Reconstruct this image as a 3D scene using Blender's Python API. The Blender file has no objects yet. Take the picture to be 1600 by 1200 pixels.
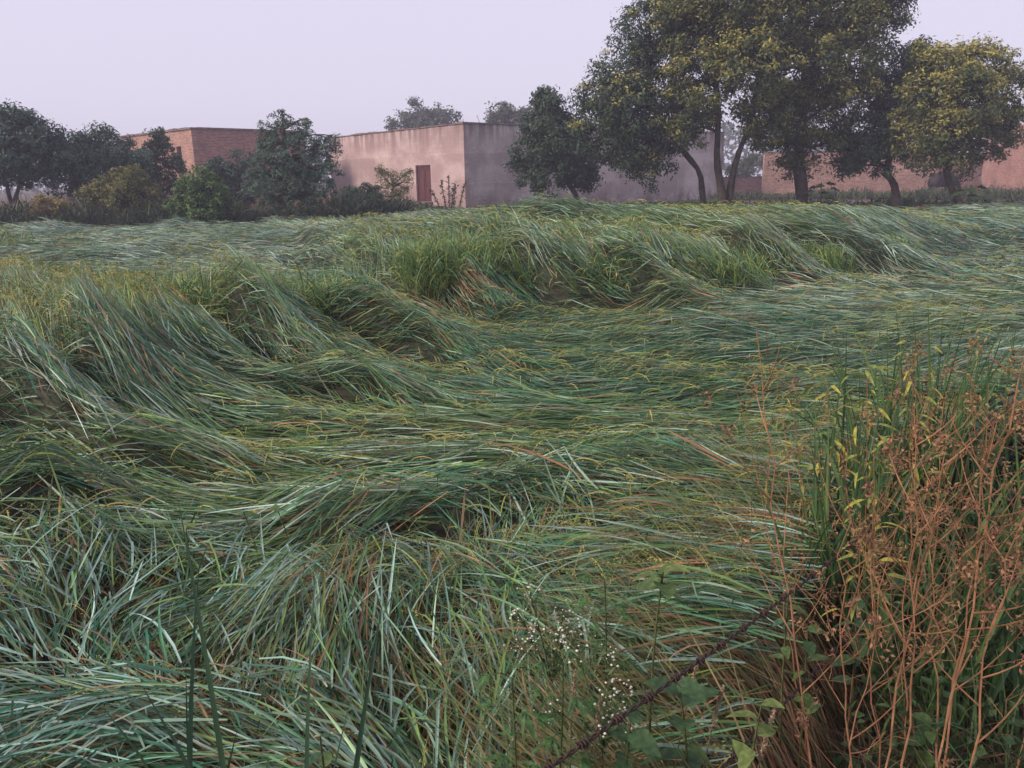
import bpy, math, random
import numpy as np
from mathutils import Vector, Matrix, Euler

R_ = math.radians
SC = bpy.context.scene
COL = SC.collection
rng = np.random.default_rng(7)
random.seed(7)

# ------------------------------------------------------------------ camera
CAM_H = 1.7
cam_d = bpy.data.cameras.new('camera')
cam = bpy.data.objects.new('camera', cam_d)
COL.objects.link(cam)
CAM_R = Euler((R_(90 - 15.1), 0, 0)).to_matrix() @ Matrix.Rotation(R_(-1.0), 3, 'Z')
cam.matrix_world = Matrix.Translation((0, 0, CAM_H)) @ CAM_R.to_4x4()
cam_d.sensor_width = 36
cam_d.lens = 27
cam_d.clip_start = 0.05
cam_d.clip_end = 2000
SC.camera = cam

# ------------------------------------------------------------------ sky and sun
SUN_EL, SUN_AZ = R_(36), R_(-112)        # azimuth clockwise from +y: sun to the left, a little behind
w = bpy.data.worlds.new('World')
SC.world = w
w.use_nodes = True
nt = w.node_tree
nt.nodes.clear()
sky = nt.nodes.new('ShaderNodeTexSky')
sky.sky_type = 'NISHITA'
sky.sun_disc = False
sky.sun_elevation = SUN_EL
sky.sun_rotation = SUN_AZ
sky.dust_density = 3.0
sky.air_density = 1.0
sky.altitude = 200
scl = nt.nodes.new('ShaderNodeMixRGB')      # even morning haze veiling the clear sky
scl.blend_type = 'MIX'
scl.inputs[0].default_value = 0.88
scl.inputs[2].default_value = (5.1, 4.72, 5.75, 1)
bg = nt.nodes.new('ShaderNodeBackground')
bg.inputs[1].default_value = 0.085
wo = nt.nodes.new('ShaderNodeOutputWorld')
nt.links.new(sky.outputs[0], scl.inputs[1])
nt.links.new(scl.outputs[0], bg.inputs[0])
nt.links.new(bg.outputs[0], wo.inputs[0])

sd = bpy.data.lights.new('sun', 'SUN')
sd.energy = 2.1
sd.angle = R_(15)
sd.color = (1.0, 0.80, 0.66)
sun = bpy.data.objects.new('sun', sd)
COL.objects.link(sun)
tos = Vector((math.sin(SUN_AZ) * math.cos(SUN_EL), math.cos(SUN_AZ) * math.cos(SUN_EL), math.sin(SUN_EL)))
sun.rotation_euler = tos.to_track_quat('Z', 'Y').to_euler()

SC.view_settings.view_transform = 'Standard'
SC.view_settings.look = 'None'
SC.view_settings.gamma = 1
SC.view_settings.use_curve_mapping = False
SC.view_settings.exposure = 0.95
SC.render.engine = 'CYCLES'
SC.cycles.use_denoising = True
SC.cycles.max_bounces = 6
SC.cycles.volume_bounces = 0


# ------------------------------------------------------------------ placement helpers
def ray(px, py):
    return CAM_R @ Vector(((px - 800) / 1200, -(py - 600) / 1200, -1))


def P(px, py, d):
    """world point seen at photo pixel (px, py) standing d metres down the field"""
    r = ray(px, py)
    return Vector((0, 0, CAM_H)) + r * (d / r.y)


def G(px, py, z=0.0):
    r = ray(px, py)
    return Vector((0, 0, CAM_H)) + r * ((z - CAM_H) / r.z)


# ------------------------------------------------------------------ noise
def vnoise(x, y, seed=0):
    """smooth value noise in 0..1"""
    x = np.asarray(x, float); y = np.asarray(y, float)
    xi = np.floor(x).astype(np.int64); yi = np.floor(y).astype(np.int64)
    xf = x - xi; yf = y - yi
    xf = xf * xf * (3 - 2 * xf); yf = yf * yf * (3 - 2 * yf)

    def h(a, b):
        n = (a * 374761393 + b * 668265263 + seed * 982451653) & 0xffffffff
        n = ((n ^ (n >> 13)) * 1274126177) & 0xffffffff
        return ((n ^ (n >> 16)) & 0xffff) / 65535.0
    return (h(xi, yi) * (1 - xf) * (1 - yf) + h(xi + 1, yi) * xf * (1 - yf)
            + h(xi, yi + 1) * (1 - xf) * yf + h(xi + 1, yi + 1) * xf * yf)


def sstep(t):
    t = np.clip(t, 0, 1)
    return t * t * (3 - 2 * t)


# ------------------------------------------------------------------ mesh helpers
def tag(o, label=None, cat=None, group=None, kind=None):
    if label: o['label'] = label
    if cat: o['category'] = cat
    if group: o['group'] = group
    if kind: o['kind'] = kind
    return o


def empty(name, loc=(0, 0, 0), rz=0.0):
    o = bpy.data.objects.new(name, None)
    o.empty_display_size = 0.2
    COL.objects.link(o)
    o.location = loc
    o.rotation_euler.z = rz
    return o


def link(name, me, parent=None):
    o = bpy.data.objects.new(name, me)
    COL.objects.link(o)
    if parent is not None:
        o.parent = parent
    return o


class MB:
    """collects vertices, faces and one colour per vertex"""
    def __init__(s):
        s.v = []; s.q = []; s.t = []; s.c = []; s.n = 0

    def add(s, v, q=None, t=None, c=None):
        v = np.asarray(v, float).reshape(-1, 3)
        if q is not None and len(q): s.q.append(np.asarray(q, np.int64).reshape(-1, 4) + s.n)
        if t is not None and len(t): s.t.append(np.asarray(t, np.int64).reshape(-1, 3) + s.n)
        if c is None: c = (1, 1, 1)
        c = np.asarray(c, float)
        if c.ndim == 1: c = np.tile(c, (len(v), 1))
        s.v.append(v); s.c.append(c); s.n += len(v)

    def mesh(s, name, mat, smooth=False, origin=None):
        v = np.concatenate(s.v)
        if origin is not None: v = v - np.asarray(origin, float)
        q = np.concatenate(s.q) if s.q else np.zeros((0, 4), np.int64)
        t = np.concatenate(s.t) if s.t else np.zeros((0, 3), np.int64)
        c = np.concatenate(s.c)
        me = bpy.data.meshes.new(name)
        me.vertices.add(len(v))
        me.vertices.foreach_set('co', v.astype(np.float32).ravel())
        nl = len(q) * 4 + len(t) * 3
        me.loops.add(nl)
        me.loops.foreach_set('vertex_index', np.concatenate([q.ravel(), t.ravel()]).astype(np.int32))
        me.polygons.add(len(q) + len(t))
        ls = np.concatenate([np.arange(len(q)) * 4, len(q) * 4 + np.arange(len(t)) * 3])
        me.polygons.foreach_set('loop_start', ls.astype(np.int32))
        me.polygons.foreach_set('use_smooth', np.full(len(q) + len(t), smooth))
        at = me.attributes.new('tint', 'FLOAT_COLOR', 'POINT')
        at.data.foreach_set('color', np.column_stack([c, np.ones(len(c))]).astype(np.float32).ravel())
        me.update(calc_edges=True)
        if isinstance(mat, (list, tuple)):
            for m in mat: me.materials.append(m)
        else:
            me.materials.append(mat)
        return me

    def build(s, name, mat, parent=None, smooth=False, origin=None):
        return link(name, s.mesh(name, mat, smooth, origin), parent)

    # shapes ---------------------------------------------------------
    def tube(s, pts, rad, sides=6, c=(1, 1, 1), cap=True):
        pts = np.asarray([tuple(p) for p in pts], float)
        n = len(pts)
        rad = np.full(n, rad) if np.isscalar(rad) else np.asarray(rad, float)
        d = np.gradient(pts, axis=0)
        d /= np.linalg.norm(d, axis=1)[:, None] + 1e-12
        up = np.array([0.31, 0.17, 0.93]) if abs(d[:, 2]).mean() < 0.8 else np.array([0.9, 0.3, 0.1])
        a = np.cross(d, up); a /= np.linalg.norm(a, axis=1)[:, None] + 1e-12
        b = np.cross(d, a)
        th = np.linspace(0, 2 * math.pi, sides, endpoint=False)
        v = (pts[:, None, :] + rad[:, None, None] * (np.cos(th)[None, :, None] * a[:, None, :]
             + np.sin(th)[None, :, None] * b[:, None, :])).reshape(-1, 3)
        q = []
        for i in range(n - 1):
            for k in range(sides):
                k2 = (k + 1) % sides
                q.append((i * sides + k, i * sides + k2, (i + 1) * sides + k2, (i + 1) * sides + k))
        t = []
        if cap:
            for k in range(1, sides - 1):
                t.append((0, k + 1, k)); e = (n - 1) * sides
                t.append((e, e + k, e + k + 1))
        c = np.asarray(c, float)
        if c.ndim == 2: c = np.repeat(c, sides, axis=0)
        s.add(v, q, t, c)

    def box(s, lo, hi, c=(1, 1, 1), M=None):
        x0, y0, z0 = lo; x1, y1, z1 = hi
        v = np.array([(x0, y0, z0), (x1, y0, z0), (x1, y1, z0), (x0, y1, z0),
                      (x0, y0, z1), (x1, y0, z1), (x1, y1, z1), (x0, y1, z1)], float)
        if M is not None:
            v = np.array([tuple(M @ Vector(p)) for p in v])
        s.add(v, [(0, 3, 2, 1), (4, 5, 6, 7), (0, 1, 5, 4), (1, 2, 6, 5), (2, 3, 7, 6), (3, 0, 4, 7)], None, c)

    def blades(s, p0, az, daz, a0, a1, L, W, roll, droll, K, col, bend=1.3, zmin=0.015, vee=0.0, base_w=0.55, col_tip=None, kink=None, kaz=None):
        """many bent ribbons at once; angles in radians, all arrays of one length"""
        N = len(L)
        if N == 0: return
        p = np.array(p0, float).copy()
        pts = [p.copy()]; dirs = []
        a0 = np.broadcast_to(a0, N); a1 = np.broadcast_to(a1, N)
        for k in range(K):
            f = ((k + 0.5) / K)
            al = a0 + (a1 - a0) * f ** bend
            ps = az + daz * f
            if kink is not None and f > 0.5:
                al = al + kink; ps = ps + kaz
            dr = np.column_stack([np.cos(al) * np.cos(ps), np.cos(al) * np.sin(ps), np.sin(al)])
            dirs.append(dr)
            p = p + dr * (L / K)[:, None]
            p[:, 2] = np.maximum(p[:, 2], zmin)
            pts.append(p.copy())
        dirs.append(dirs[-1])
        ncross = 3 if vee else 2
        V = np.empty((N, K + 1, ncross, 3))
        for k in range(K + 1):
            f = k / K
            dr = dirs[k]
            ps = az + daz * f
            sd_ = np.column_stack([-np.sin(ps), np.cos(ps), np.zeros(N)])
            nn = np.cross(dr, sd_)
            rr = roll + droll * f
            side = sd_ * np.cos(rr)[:, None] + nn * np.sin(rr)[:, None]
            up = np.cross(dr, side)
            prof = (base_w + (1 - base_w) * min(1, f * 4)) * (1 - max(0, (f - 0.45) / 0.55) ** 1.6 * 0.94)
            hw = (W * 0.5 * prof)[:, None]
            V[:, k, 0] = pts[k] + side * hw
            V[:, k, -1] = pts[k] - side * hw
            if vee:
                V[:, k, 1] = pts[k] - up * hw * vee
        base = (np.arange(N) * (K + 1) * ncross)[:, None, None]
        kk = np.arange(K)[None, :, None] * ncross
        q = []
        for j in range(ncross - 1):
            i0 = base + kk + j
            q.append(np.concatenate([i0, i0 + 1, i0 + 1 + ncross, i0 + ncross], axis=2))
        q = np.concatenate(q, axis=1).reshape(-1, 4)
        c = np.asarray(col, float)
        if col_tip is None:
            c = np.repeat(c, (K + 1) * ncross, axis=0)
        else:
            f = (np.arange(K + 1) / K)[None, :, None]
            f = np.clip((f - 0.45) / 0.55, 0, 1)
            c = c[:, None, :] * (1 - f) + np.asarray(col_tip)[:, None, :] * f
            c = np.repeat(c, ncross, axis=1).reshape(-1, 3)
        s.add(V.reshape(-1, 3), q, None, c)
        return pts, dirs

    def flakes(s, c0, nrm, L, W, col, fold=0.0):
        """leaf-shaped diamonds at c0 with normals nrm"""
        N = len(L)
        nrm = nrm / (np.linalg.norm(nrm, axis=1)[:, None] + 1e-9)
        rv = rng.normal(size=(N, 3))
        t = np.cross(nrm, rv); t /= np.linalg.norm(t, axis=1)[:, None] + 1e-9
        b = np.cross(nrm, t)
        v = np.empty((N, 4, 3))
        v[:, 0] = c0 - t * (L * 0.5)[:, None]
        v[:, 1] = c0 + b * (W * 0.5)[:, None] + nrm * (fold * W)[:, None] - t * (L * 0.06)[:, None]
        v[:, 2] = c0 + t * (L * 0.5)[:, None]
        v[:, 3] = c0 - b * (W * 0.5)[:, None] + nrm * (fold * W)[:, None] - t * (L * 0.06)[:, None]
        q = np.arange(N * 4).reshape(N, 4)
        s.add(v.reshape(-1, 3), q, None, np.repeat(np.asarray(col), 4, axis=0))


# ------------------------------------------------------------------ materials
def new_mat(name):
    m = bpy.data.materials.new(name)
    m.use_nodes = True
    n = m.node_tree
    n.nodes.clear()
    o = n.nodes.new('ShaderNodeOutputMaterial')
    b = n.nodes.new('ShaderNodeBsdfPrincipled')
    n.links.new(b.outputs[0], o.inputs[0])
    return m, n, b, o


def leaf_mat(name, rough=0.5, spec=0.4, transl=0.25, mottling=0.25, scale=9.0, gain=1.0):
    m, n, b, o = new_mat(name)
    a = n.nodes.new('ShaderNodeAttribute'); a.attribute_name = 'tint'
    tc = n.nodes.new('ShaderNodeTexCoord')
    nz = n.nodes.new('ShaderNodeTexNoise'); nz.inputs['Scale'].default_value = scale; nz.inputs['Detail'].default_value = 4
    n.links.new(tc.outputs['Object'], nz.inputs['Vector'])
    mr = n.nodes.new('ShaderNodeMapRange')
    mr.inputs[1].default_value = 0.3; mr.inputs[2].default_value = 0.7
    mr.inputs[3].default_value = gain * (1 - mottling); mr.inputs[4].default_value = gain * (1 + mottling)
    n.links.new(nz.outputs[0], mr.inputs[0])
    mx = n.nodes.new('ShaderNodeVectorMath'); mx.operation = 'SCALE'
    n.links.new(a.outputs['Color'], mx.inputs[0])
    n.links.new(mr.outputs[0], mx.inputs['Scale'])
    n.links.new(mx.outputs[0], b.inputs['Base Color'])
    b.inputs['Roughness'].default_value = rough
    b.inputs['Specular IOR Level'].default_value = spec
    if transl:
        tr = n.nodes.new('ShaderNodeBsdfTranslucent')
        n.links.new(mx.outputs[0], tr.inputs[0])
        ms = n.nodes.new('ShaderNodeMixShader'); ms.inputs[0].default_value = transl
        n.links.new(b.outputs[0], ms.inputs[1]); n.links.new(tr.outputs[0], ms.inputs[2])
        n.links.new(ms.outputs[0], o.inputs[0])
    return m


def ramp(n, src, stops):
    r = n.nodes.new('ShaderNodeValToRGB')
    while len(r.color_ramp.elements) < len(stops): r.color_ramp.elements.new(0.5)
    for e, (p, c) in zip(r.color_ramp.elements, stops):
        e.position = p; e.color = (*c, 1) if len(c) == 3 else c
    n.links.new(src, r.inputs[0])
    return r.outputs[0]


def noise_node(n, vec, scale, detail=5, rough=0.55, dist=0.0):
    t = n.nodes.new('ShaderNodeTexNoise')
    t.inputs['Scale'].default_value = scale; t.inputs['Detail'].default_value = detail
    t.inputs['Roughness'].default_value = rough; t.inputs['Distortion'].default_value = dist
    n.links.new(vec, t.inputs['Vector'])
    return t.outputs[0]


def mixc(n, fac, a, b, mode='MIX'):
    m = n.nodes.new('ShaderNodeMixRGB'); m.blend_type = mode
    for i, x in ((0, fac), (1, a), (2, b)):
        if hasattr(x, 'is_output'): n.links.new(x, m.inputs[i])
        else: m.inputs[i].default_value = x if i == 0 else (*x, 1)
    return m.outputs[0]


def mapping(n, vec, scale=(1, 1, 1), loc=(0, 0, 0)):
    m = n.nodes.new('ShaderNodeMapping')
    m.inputs['Scale'].default_value = scale; m.inputs['Location'].default_value = loc
    n.links.new(vec, m.inputs['Vector'])
    return m.outputs[0]


def bump(n, b, h, strength=0.4, dist=0.02):
    bm = n.nodes.new('ShaderNodeBump')
    bm.inputs['Strength'].default_value = strength; bm.inputs['Distance'].default_value = dist
    n.links.new(h, bm.inputs['Height']); n.links.new(bm.outputs[0], b.inputs['Normal'])


def simple_mat(name, c1, c2, scale=20, rough=0.8, bumps=0.3, dist=0.005):
    m, n, b, o = new_mat(name)
    tc = n.nodes.new('ShaderNodeTexCoord')
    f = noise_node(n, tc.outputs['Object'], scale)
    n.links.new(ramp(n, f, [(0.3, c1), (0.7, c2)]), b.inputs['Base Color'])
    b.inputs['Roughness'].default_value = rough
    b.inputs['Specular IOR Level'].default_value = 0.25
    bump(n, b, f, bumps, dist)
    return m


def plaster_mat(name, base, pale, stain, height):
    """object space: x along the wall, z up"""
    m, n, b, o = new_mat(name)
    tc = n.nodes.new('ShaderNodeTexCoord'); v = tc.outputs['Object']
    sx = n.nodes.new('ShaderNodeSeparateXYZ'); n.links.new(v, sx.inputs[0])
    big = noise_node(n, mapping(n, v, (0.45, 0.45, 0.6)), 1.0, 6, 0.6)
    col = mixc(n, ramp(n, big, [(0.44, (0, 0, 0)), (0.60, (1, 1, 1))]), base, pale)
    # rows of plastering lifts: faint horizontal and vertical joints
    br = n.nodes.new('ShaderNodeTexBrick')
    br.inputs['Scale'].default_value = 1; br.inputs['Brick Width'].default_value = 3.1; br.inputs['Row Height'].default_value = 1.55
    br.inputs['Mortar Size'].default_value = 0.035; br.inputs['Mortar Smooth'].default_value = 1
    br.inputs['Color1'].default_value = (0.80, 0.80, 0.80, 1); br.inputs['Color2'].default_value = (1.06, 1.06, 1.06, 1)
    br.inputs['Mortar'].default_value = (1.12, 1.1, 1.08, 1)
    wob = noise_node(n, v, 1.5, 3)
    cx = n.nodes.new('ShaderNodeCombineXYZ')
    ad = n.nodes.new('ShaderNodeMath'); ad.operation = 'MULTIPLY_ADD'; ad.inputs[1].default_value = 0.25
    n.links.new(wob, ad.inputs[0]); n.links.new(sx.outputs[2], ad.inputs[2])
    n.links.new(sx.outputs[0], cx.inputs[0]); n.links.new(ad.outputs[0], cx.inputs[1])
    n.links.new(cx.outputs[0], br.inputs['Vector'])
    col = mixc(n, 0.75, col, br.outputs[0], 'MULTIPLY')
    # rain stains running down from the top edge, damp band at the foot
    st = noise_node(n, mapping(n, v, (2.2, 2.2, 0.16)), 1.0, 5, 0.65)
    zt = n.nodes.new('ShaderNodeMapRange'); zt.inputs[1].default_value = height - 1.3; zt.inputs[2].default_value = height
    n.links.new(sx.outputs[2], zt.inputs[0])
    mu = n.nodes.new('ShaderNodeMath'); mu.operation = 'MULTIPLY'
    n.links.new(ramp(n, st, [(0.40, (0, 0, 0)), (0.56, (1, 1, 1))]), mu.inputs[0]); n.links.new(zt.outputs[0], mu.inputs[1])
    col = mixc(n, mu.outputs[0], col, stain)
    zb = n.nodes.new('ShaderNodeMapRange'); zb.inputs[1].default_value = 1.1; zb.inputs[2].default_value = 0.2
    n.links.new(sx.outputs[2], zb.inputs[0])
    mu2 = n.nodes.new('ShaderNodeMath'); mu2.operation = 'MULTIPLY'
    dn = noise_node(n, mapping(n, v, (1.3, 1.3, 1.0)), 1.0, 5, 0.7)
    n.links.new(ramp(n, dn, [(0.4, (0, 0, 0)), (0.6, (1, 1, 1))]), mu2.inputs[0]); n.links.new(zb.outputs[0], mu2.inputs[1])
    col = mixc(n, mu2.outputs[0], col, stain)
    fine = noise_node(n, v, 9, 6, 0.7)
    col = mixc(n, 0.5, col, ramp(n, fine, [(0.25, (0.55, 0.54, 0.54)), (0.72, (1.22, 1.21, 1.2))]), 'MULTIPLY')
    n.links.new(col, b.inputs['Base Color'])
    b.inputs['Roughness'].default_value = 0.9; b.inputs['Specular IOR Level'].default_value = 0.15
    bump(n, b, fine, 0.5, 0.03)
    return m


def brick_mat(name, c1, c2, mortar):
    m, n, b, o = new_mat(name)
    tc = n.nodes.new('ShaderNodeTexCoord'); v = tc.outputs['Object']
    sx = n.nodes.new('ShaderNodeSeparateXYZ'); n.links.new(v, sx.inputs[0])
    cx = n.nodes.new('ShaderNodeCombineXYZ'); n.links.new(sx.outputs[0], cx.inputs[0]); n.links.new(sx.outputs[2], cx.inputs[1])
    br = n.nodes.new('ShaderNodeTexBrick')
    br.inputs['Scale'].default_value = 1; br.inputs['Brick Width'].default_value = 0.24; br.inputs['Row Height'].default_value = 0.085
    br.inputs['Mortar Size'].default_value = 0.014; br.inputs['Mortar Smooth'].default_value = 0.3
    br.inputs['Color1'].default_value = (*c1, 1); br.inputs['Color2'].default_value = (*c2, 1); br.inputs['Mortar'].default_value = (*mortar, 1)
    n.links.new(cx.outputs[0], br.inputs['Vector'])
    big = noise_node(n, v, 0.7, 6, 0.65)
    col = mixc(n, 0.7, br.outputs[0], ramp(n, big, [(0.3, (0.6, 0.55, 0.58)), (0.7, (1.15, 1.1, 1.08))]), 'MULTIPLY')
    f2 = noise_node(n, mapping(n, v, (4, 4, 11)), 1.0, 2)
    col = mixc(n, 0.6, col, ramp(n, f2, [(0.3, (0.6, 0.6, 0.6)), (0.7, (1.2, 1.2, 1.2))]), 'MULTIPLY')
    n.links.new(col, b.inputs['Base Color'])
    b.inputs['Roughness'].default_value = 0.9; b.inputs['Specular IOR Level'].default_value = 0.15
    iv = n.nodes.new('ShaderNodeMath'); iv.operation = 'SUBTRACT'; iv.inputs[0].default_value = 1
    n.links.new(br.outputs['Fac'], iv.inputs[1])
    bump(n, b, iv.outputs[0], 0.7, 0.012)
    return m


M_RICE = leaf_mat('rice_leaf', 0.46, 0.36, 0.15, 0.25, 6)
M_PAN = leaf_mat('rice_grain', 0.6, 0.3, 0.15, 0.2, 12)
M_STRAW = leaf_mat('straw', 0.65, 0.3, 0.12, 0.25, 10)
M_TREE = leaf_mat('tree_leaf', 0.55, 0.3, 0.25, 0.25, 1.2)
M_WEED = leaf_mat('weed_leaf', 0.55, 0.3, 0.25, 0.45, 55)
M_DRY = leaf_mat('dry_stalk', 0.75, 0.2, 0.0, 0.3, 25)
M_BARK = simple_mat('bark', (0.035, 0.028, 0.024), (0.10, 0.08, 0.065), 6, 0.9, 0.8, 0.04)
M_RUST = simple_mat('rusty_wire', (0.02, 0.014, 0.014), (0.06, 0.035, 0.03), 90, 0.7, 0.6, 0.002)
M_PINK = plaster_mat('pink_plaster', (0.40, 0.30, 0.295), (0.54, 0.43, 0.42), (0.21, 0.15, 0.145), 4.4)
M_GREY = plaster_mat('grey_plaster', (0.40, 0.335, 0.33), (0.56, 0.50, 0.49), (0.20, 0.16, 0.16), 4.4)
M_COPE = simple_mat('coping', (0.10, 0.075, 0.07), (0.24, 0.19, 0.18), 3, 0.9)
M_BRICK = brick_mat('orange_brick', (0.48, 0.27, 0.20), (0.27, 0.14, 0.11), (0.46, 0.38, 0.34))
M_BRICK2 = brick_mat('red_or_shaded_brick', (0.42, 0.21, 0.165), (0.23, 0.11, 0.095), (0.40, 0.31, 0.28))
M_DOOR = simple_mat('door_paint', (0.075, 0.028, 0.030), (0.12, 0.045, 0.044), 4, 0.6, 0.2)
M_DARK = simple_mat('dark_room', (0.02, 0.018, 0.02), (0.03, 0.026, 0.028), 3, 0.9)
M_CONC = simple_mat('concrete', (0.42, 0.41, 0.40), (0.6, 0.59, 0.57), 5, 0.85)
M_HIDE = simple_mat('buffalo_hide', (0.014, 0.011, 0.012), (0.040, 0.028, 0.026), 3, 0.65)
M_HORN = simple_mat('horn', (0.05, 0.045, 0.04), (0.09, 0.08, 0.07), 8, 0.5)


def ground_mat():
    m, n, b, o = new_mat('field_soil')
    tc = n.nodes.new('ShaderNodeTexCoord'); v = tc.outputs['Object']
    a = noise_node(n, v, 0.35, 7, 0.65); c = noise_node(n, v, 14, 6, 0.7)
    col = ramp(n, a, [(0.35, (0.045, 0.036, 0.026)), (0.6, (0.075, 0.062, 0.04))])
    col = mixc(n, ramp(n, c, [(0.45, (0, 0, 0)), (0.62, (1, 1, 1))]), col, (0.11, 0.085, 0.05))
    n.links.new(col, b.inputs['Base Color']); b.inputs['Roughness'].default_value = 0.95
    bump(n, b, c, 0.8, 0.05)
    return m


# ------------------------------------------------------------------ ground
mb = MB()
xs = np.concatenate([np.linspace(-230, -30, 12), np.linspace(-25, 25, 60), np.linspace(30, 230, 12)])
ys = np.concatenate([np.linspace(-30, 0, 8), np.linspace(0.6, 45, 70), np.linspace(50, 330, 20)])
gx, gy = np.meshgrid(xs, ys)
gz = -0.03 + 0.05 * (vnoise(gx * 0.8, gy * 0.8, 3) - 0.5)
nx = len(xs)
ii = (np.arange(len(ys) - 1)[:, None] * nx + np.arange(nx - 1)[None, :]).ravel()
mb.add(np.column_stack([gx.ravel(), gy.ravel(), gz.ravel()]), np.column_stack([ii, ii + 1, ii + 1 + nx, ii + nx]))
tag(mb.build('ground', ground_mat(), smooth=True), 'brown field soil under the lodged crop', 'ground', kind='structure')


# ------------------------------------------------------------------ buildings
def wall_panel(mb_, L, H, T, holes):
    """wall along +x from 0..L, outer face at y=0, body at y>0; holes = (x0,x1,z0,z1) cut through"""
    xs_ = sorted({0, L, *[h[0] for h in holes], *[h[1] for h in holes]})
    zs_ = sorted({-0.3, H, *[h[2] for h in holes], *[h[3] for h in holes]})
    inside = lambda x, z: any(h[0] < x < h[1] and h[2] < z < h[3] for h in holes)
    for i in range(len(xs_) - 1):
        for j in range(len(zs_) - 1):
            x0, x1, z0, z1 = xs_[i], xs_[i + 1], zs_[j], zs_[j + 1]
            if inside((x0 + x1) / 2, (z0 + z1) / 2): continue
            mb_.add([(x0, 0, z0), (x1, 0, z0), (x1, 0, z1), (x0, 0, z1)], [(0, 1, 2, 3)])
            mb_.add([(x0, T, z0), (x1, T, z0), (x1, T, z1), (x0, T, z1)], [(3, 2, 1, 0)])
    for x0, x1, z0, z1 in list(holes):
        mb_.add([(x0, 0, z0), (x1, 0, z0), (x1, 0, z1), (x0, 0, z1), (x0, T, z0), (x1, T, z0), (x1, T, z1), (x0, T, z1)],
                [(0, 4, 5, 1), (1, 5, 6, 2), (2, 6, 7, 3), (3, 7, 4, 0)])
    mb_.add([(0, 0, -0.3), (L, 0, -0.3), (L, 0, H), (0, 0, H), (0, T, -0.3), (L, T, -0.3), (L, T, H), (0, T, H)],
            [(1, 5, 6, 2), (3, 2, 6, 7), (0, 3, 7, 4)])


def coping_strip(lo, hi, M, axis, seed):
    r = random.Random(seed); m2 = MB(); a = lo[axis]
    while a < hi[axis] - 0.02:
        b2 = min(hi[axis], a + r.uniform(0.35, 1.1)); l2 = list(lo); h2 = list(hi)
        l2[axis], h2[axis] = a, b2 - 0.004
        h2[2] += r.uniform(-0.03, 0.035); l2[1 - axis] += r.uniform(-0.02, 0.012)
        m2.box(l2, h2, M=M); a = b2
    return m2


def put_wall(name, a, b, H, T, mat, parent, holes=()):
    """outer face runs from a to b, body on the left of a->b"""
    a = Vector((a[0], a[1])); b = Vector((b[0], b[1])); d = b - a
    m_ = MB(); wall_panel(m_, d.length, H, T, list(holes))
    o = m_.build(name, mat, None)
    o.location = (a.x - parent.location.x, a.y - parent.location.y, 0)
    o.rotation_euler.z = math.atan2(d.y, d.x)
    o.parent = parent
    return o


# pink plastered building: corner C, left face runs back to A, right face runs back to B
C2 = Vector((-2.3, 42.0)); ld = Vector((-9.6, 12.0)).normalized(); rd = Vector((12.0, 9.6)).normalized()
A2 = C2 + ld * 15.6; B2 = C2 + rd * 21.9; D2 = A2 + rd * 21.9
pb = empty('plastered_building', (C2.x, C2.y, 0))
tag(pb, 'long flat-roofed plastered building, pink on its door side and grey beyond the corner', 'building')
HB = 4.4
dl = 15.6
dpos = dl - 4.05      # door distance from A along A->C
wl = put_wall('wall', A2, C2, HB, 0.3, M_PINK, pb, [(dpos - 0.78, dpos + 0.78, 0.42, 2.42)])
wl['label'] = 'sunlit pink plaster wall with the brown door'
wr = put_wall('wall', C2 + ld * 0.302, B2 + ld * 0.302, HB - 0.004, 0.3, M_GREY, pb)
# the right wall starts flush behind the left wall's end, so shift it out to the corner
wr.location.x -= ld.x * 0.302; wr.location.y -= ld.y * 0.302
wr.location.x += rd.x * 0.304; wr.location.y += rd.y * 0.304
wr['label'] = 'shaded grey purple stained plaster wall'
put_wall('wall', B2 + rd * 0.304, D2 + rd * 0.304, HB - 0.006, 0.3, M_GREY, pb)
put_wall('wall', D2, A2, HB - 0.008, 0.3, M_GREY, pb)
m_ = MB()
Mx = Matrix(((ld.x, rd.x, 0, 0), (ld.y, rd.y, 0, 0), (0, 0, 1, 0), (0, 0, 0, 1)))
m_.box((0.2, 0.2, HB - 0.55), (15.4, 21.9, HB - 0.4), M=Mx)
m_.build('roof', M_COPE, pb)
coping_strip((-0.05, 0.353, HB + 0.002), (0.35, 22.2, HB + 0.07), Mx, 1, 5).build('coping', M_COPE, pb)
coping_strip((-0.05, -0.05, HB + 0.002), (15.7, 0.33, HB + 0.07), Mx, 0, 6).build('coping', M_COPE, pb)
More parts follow.
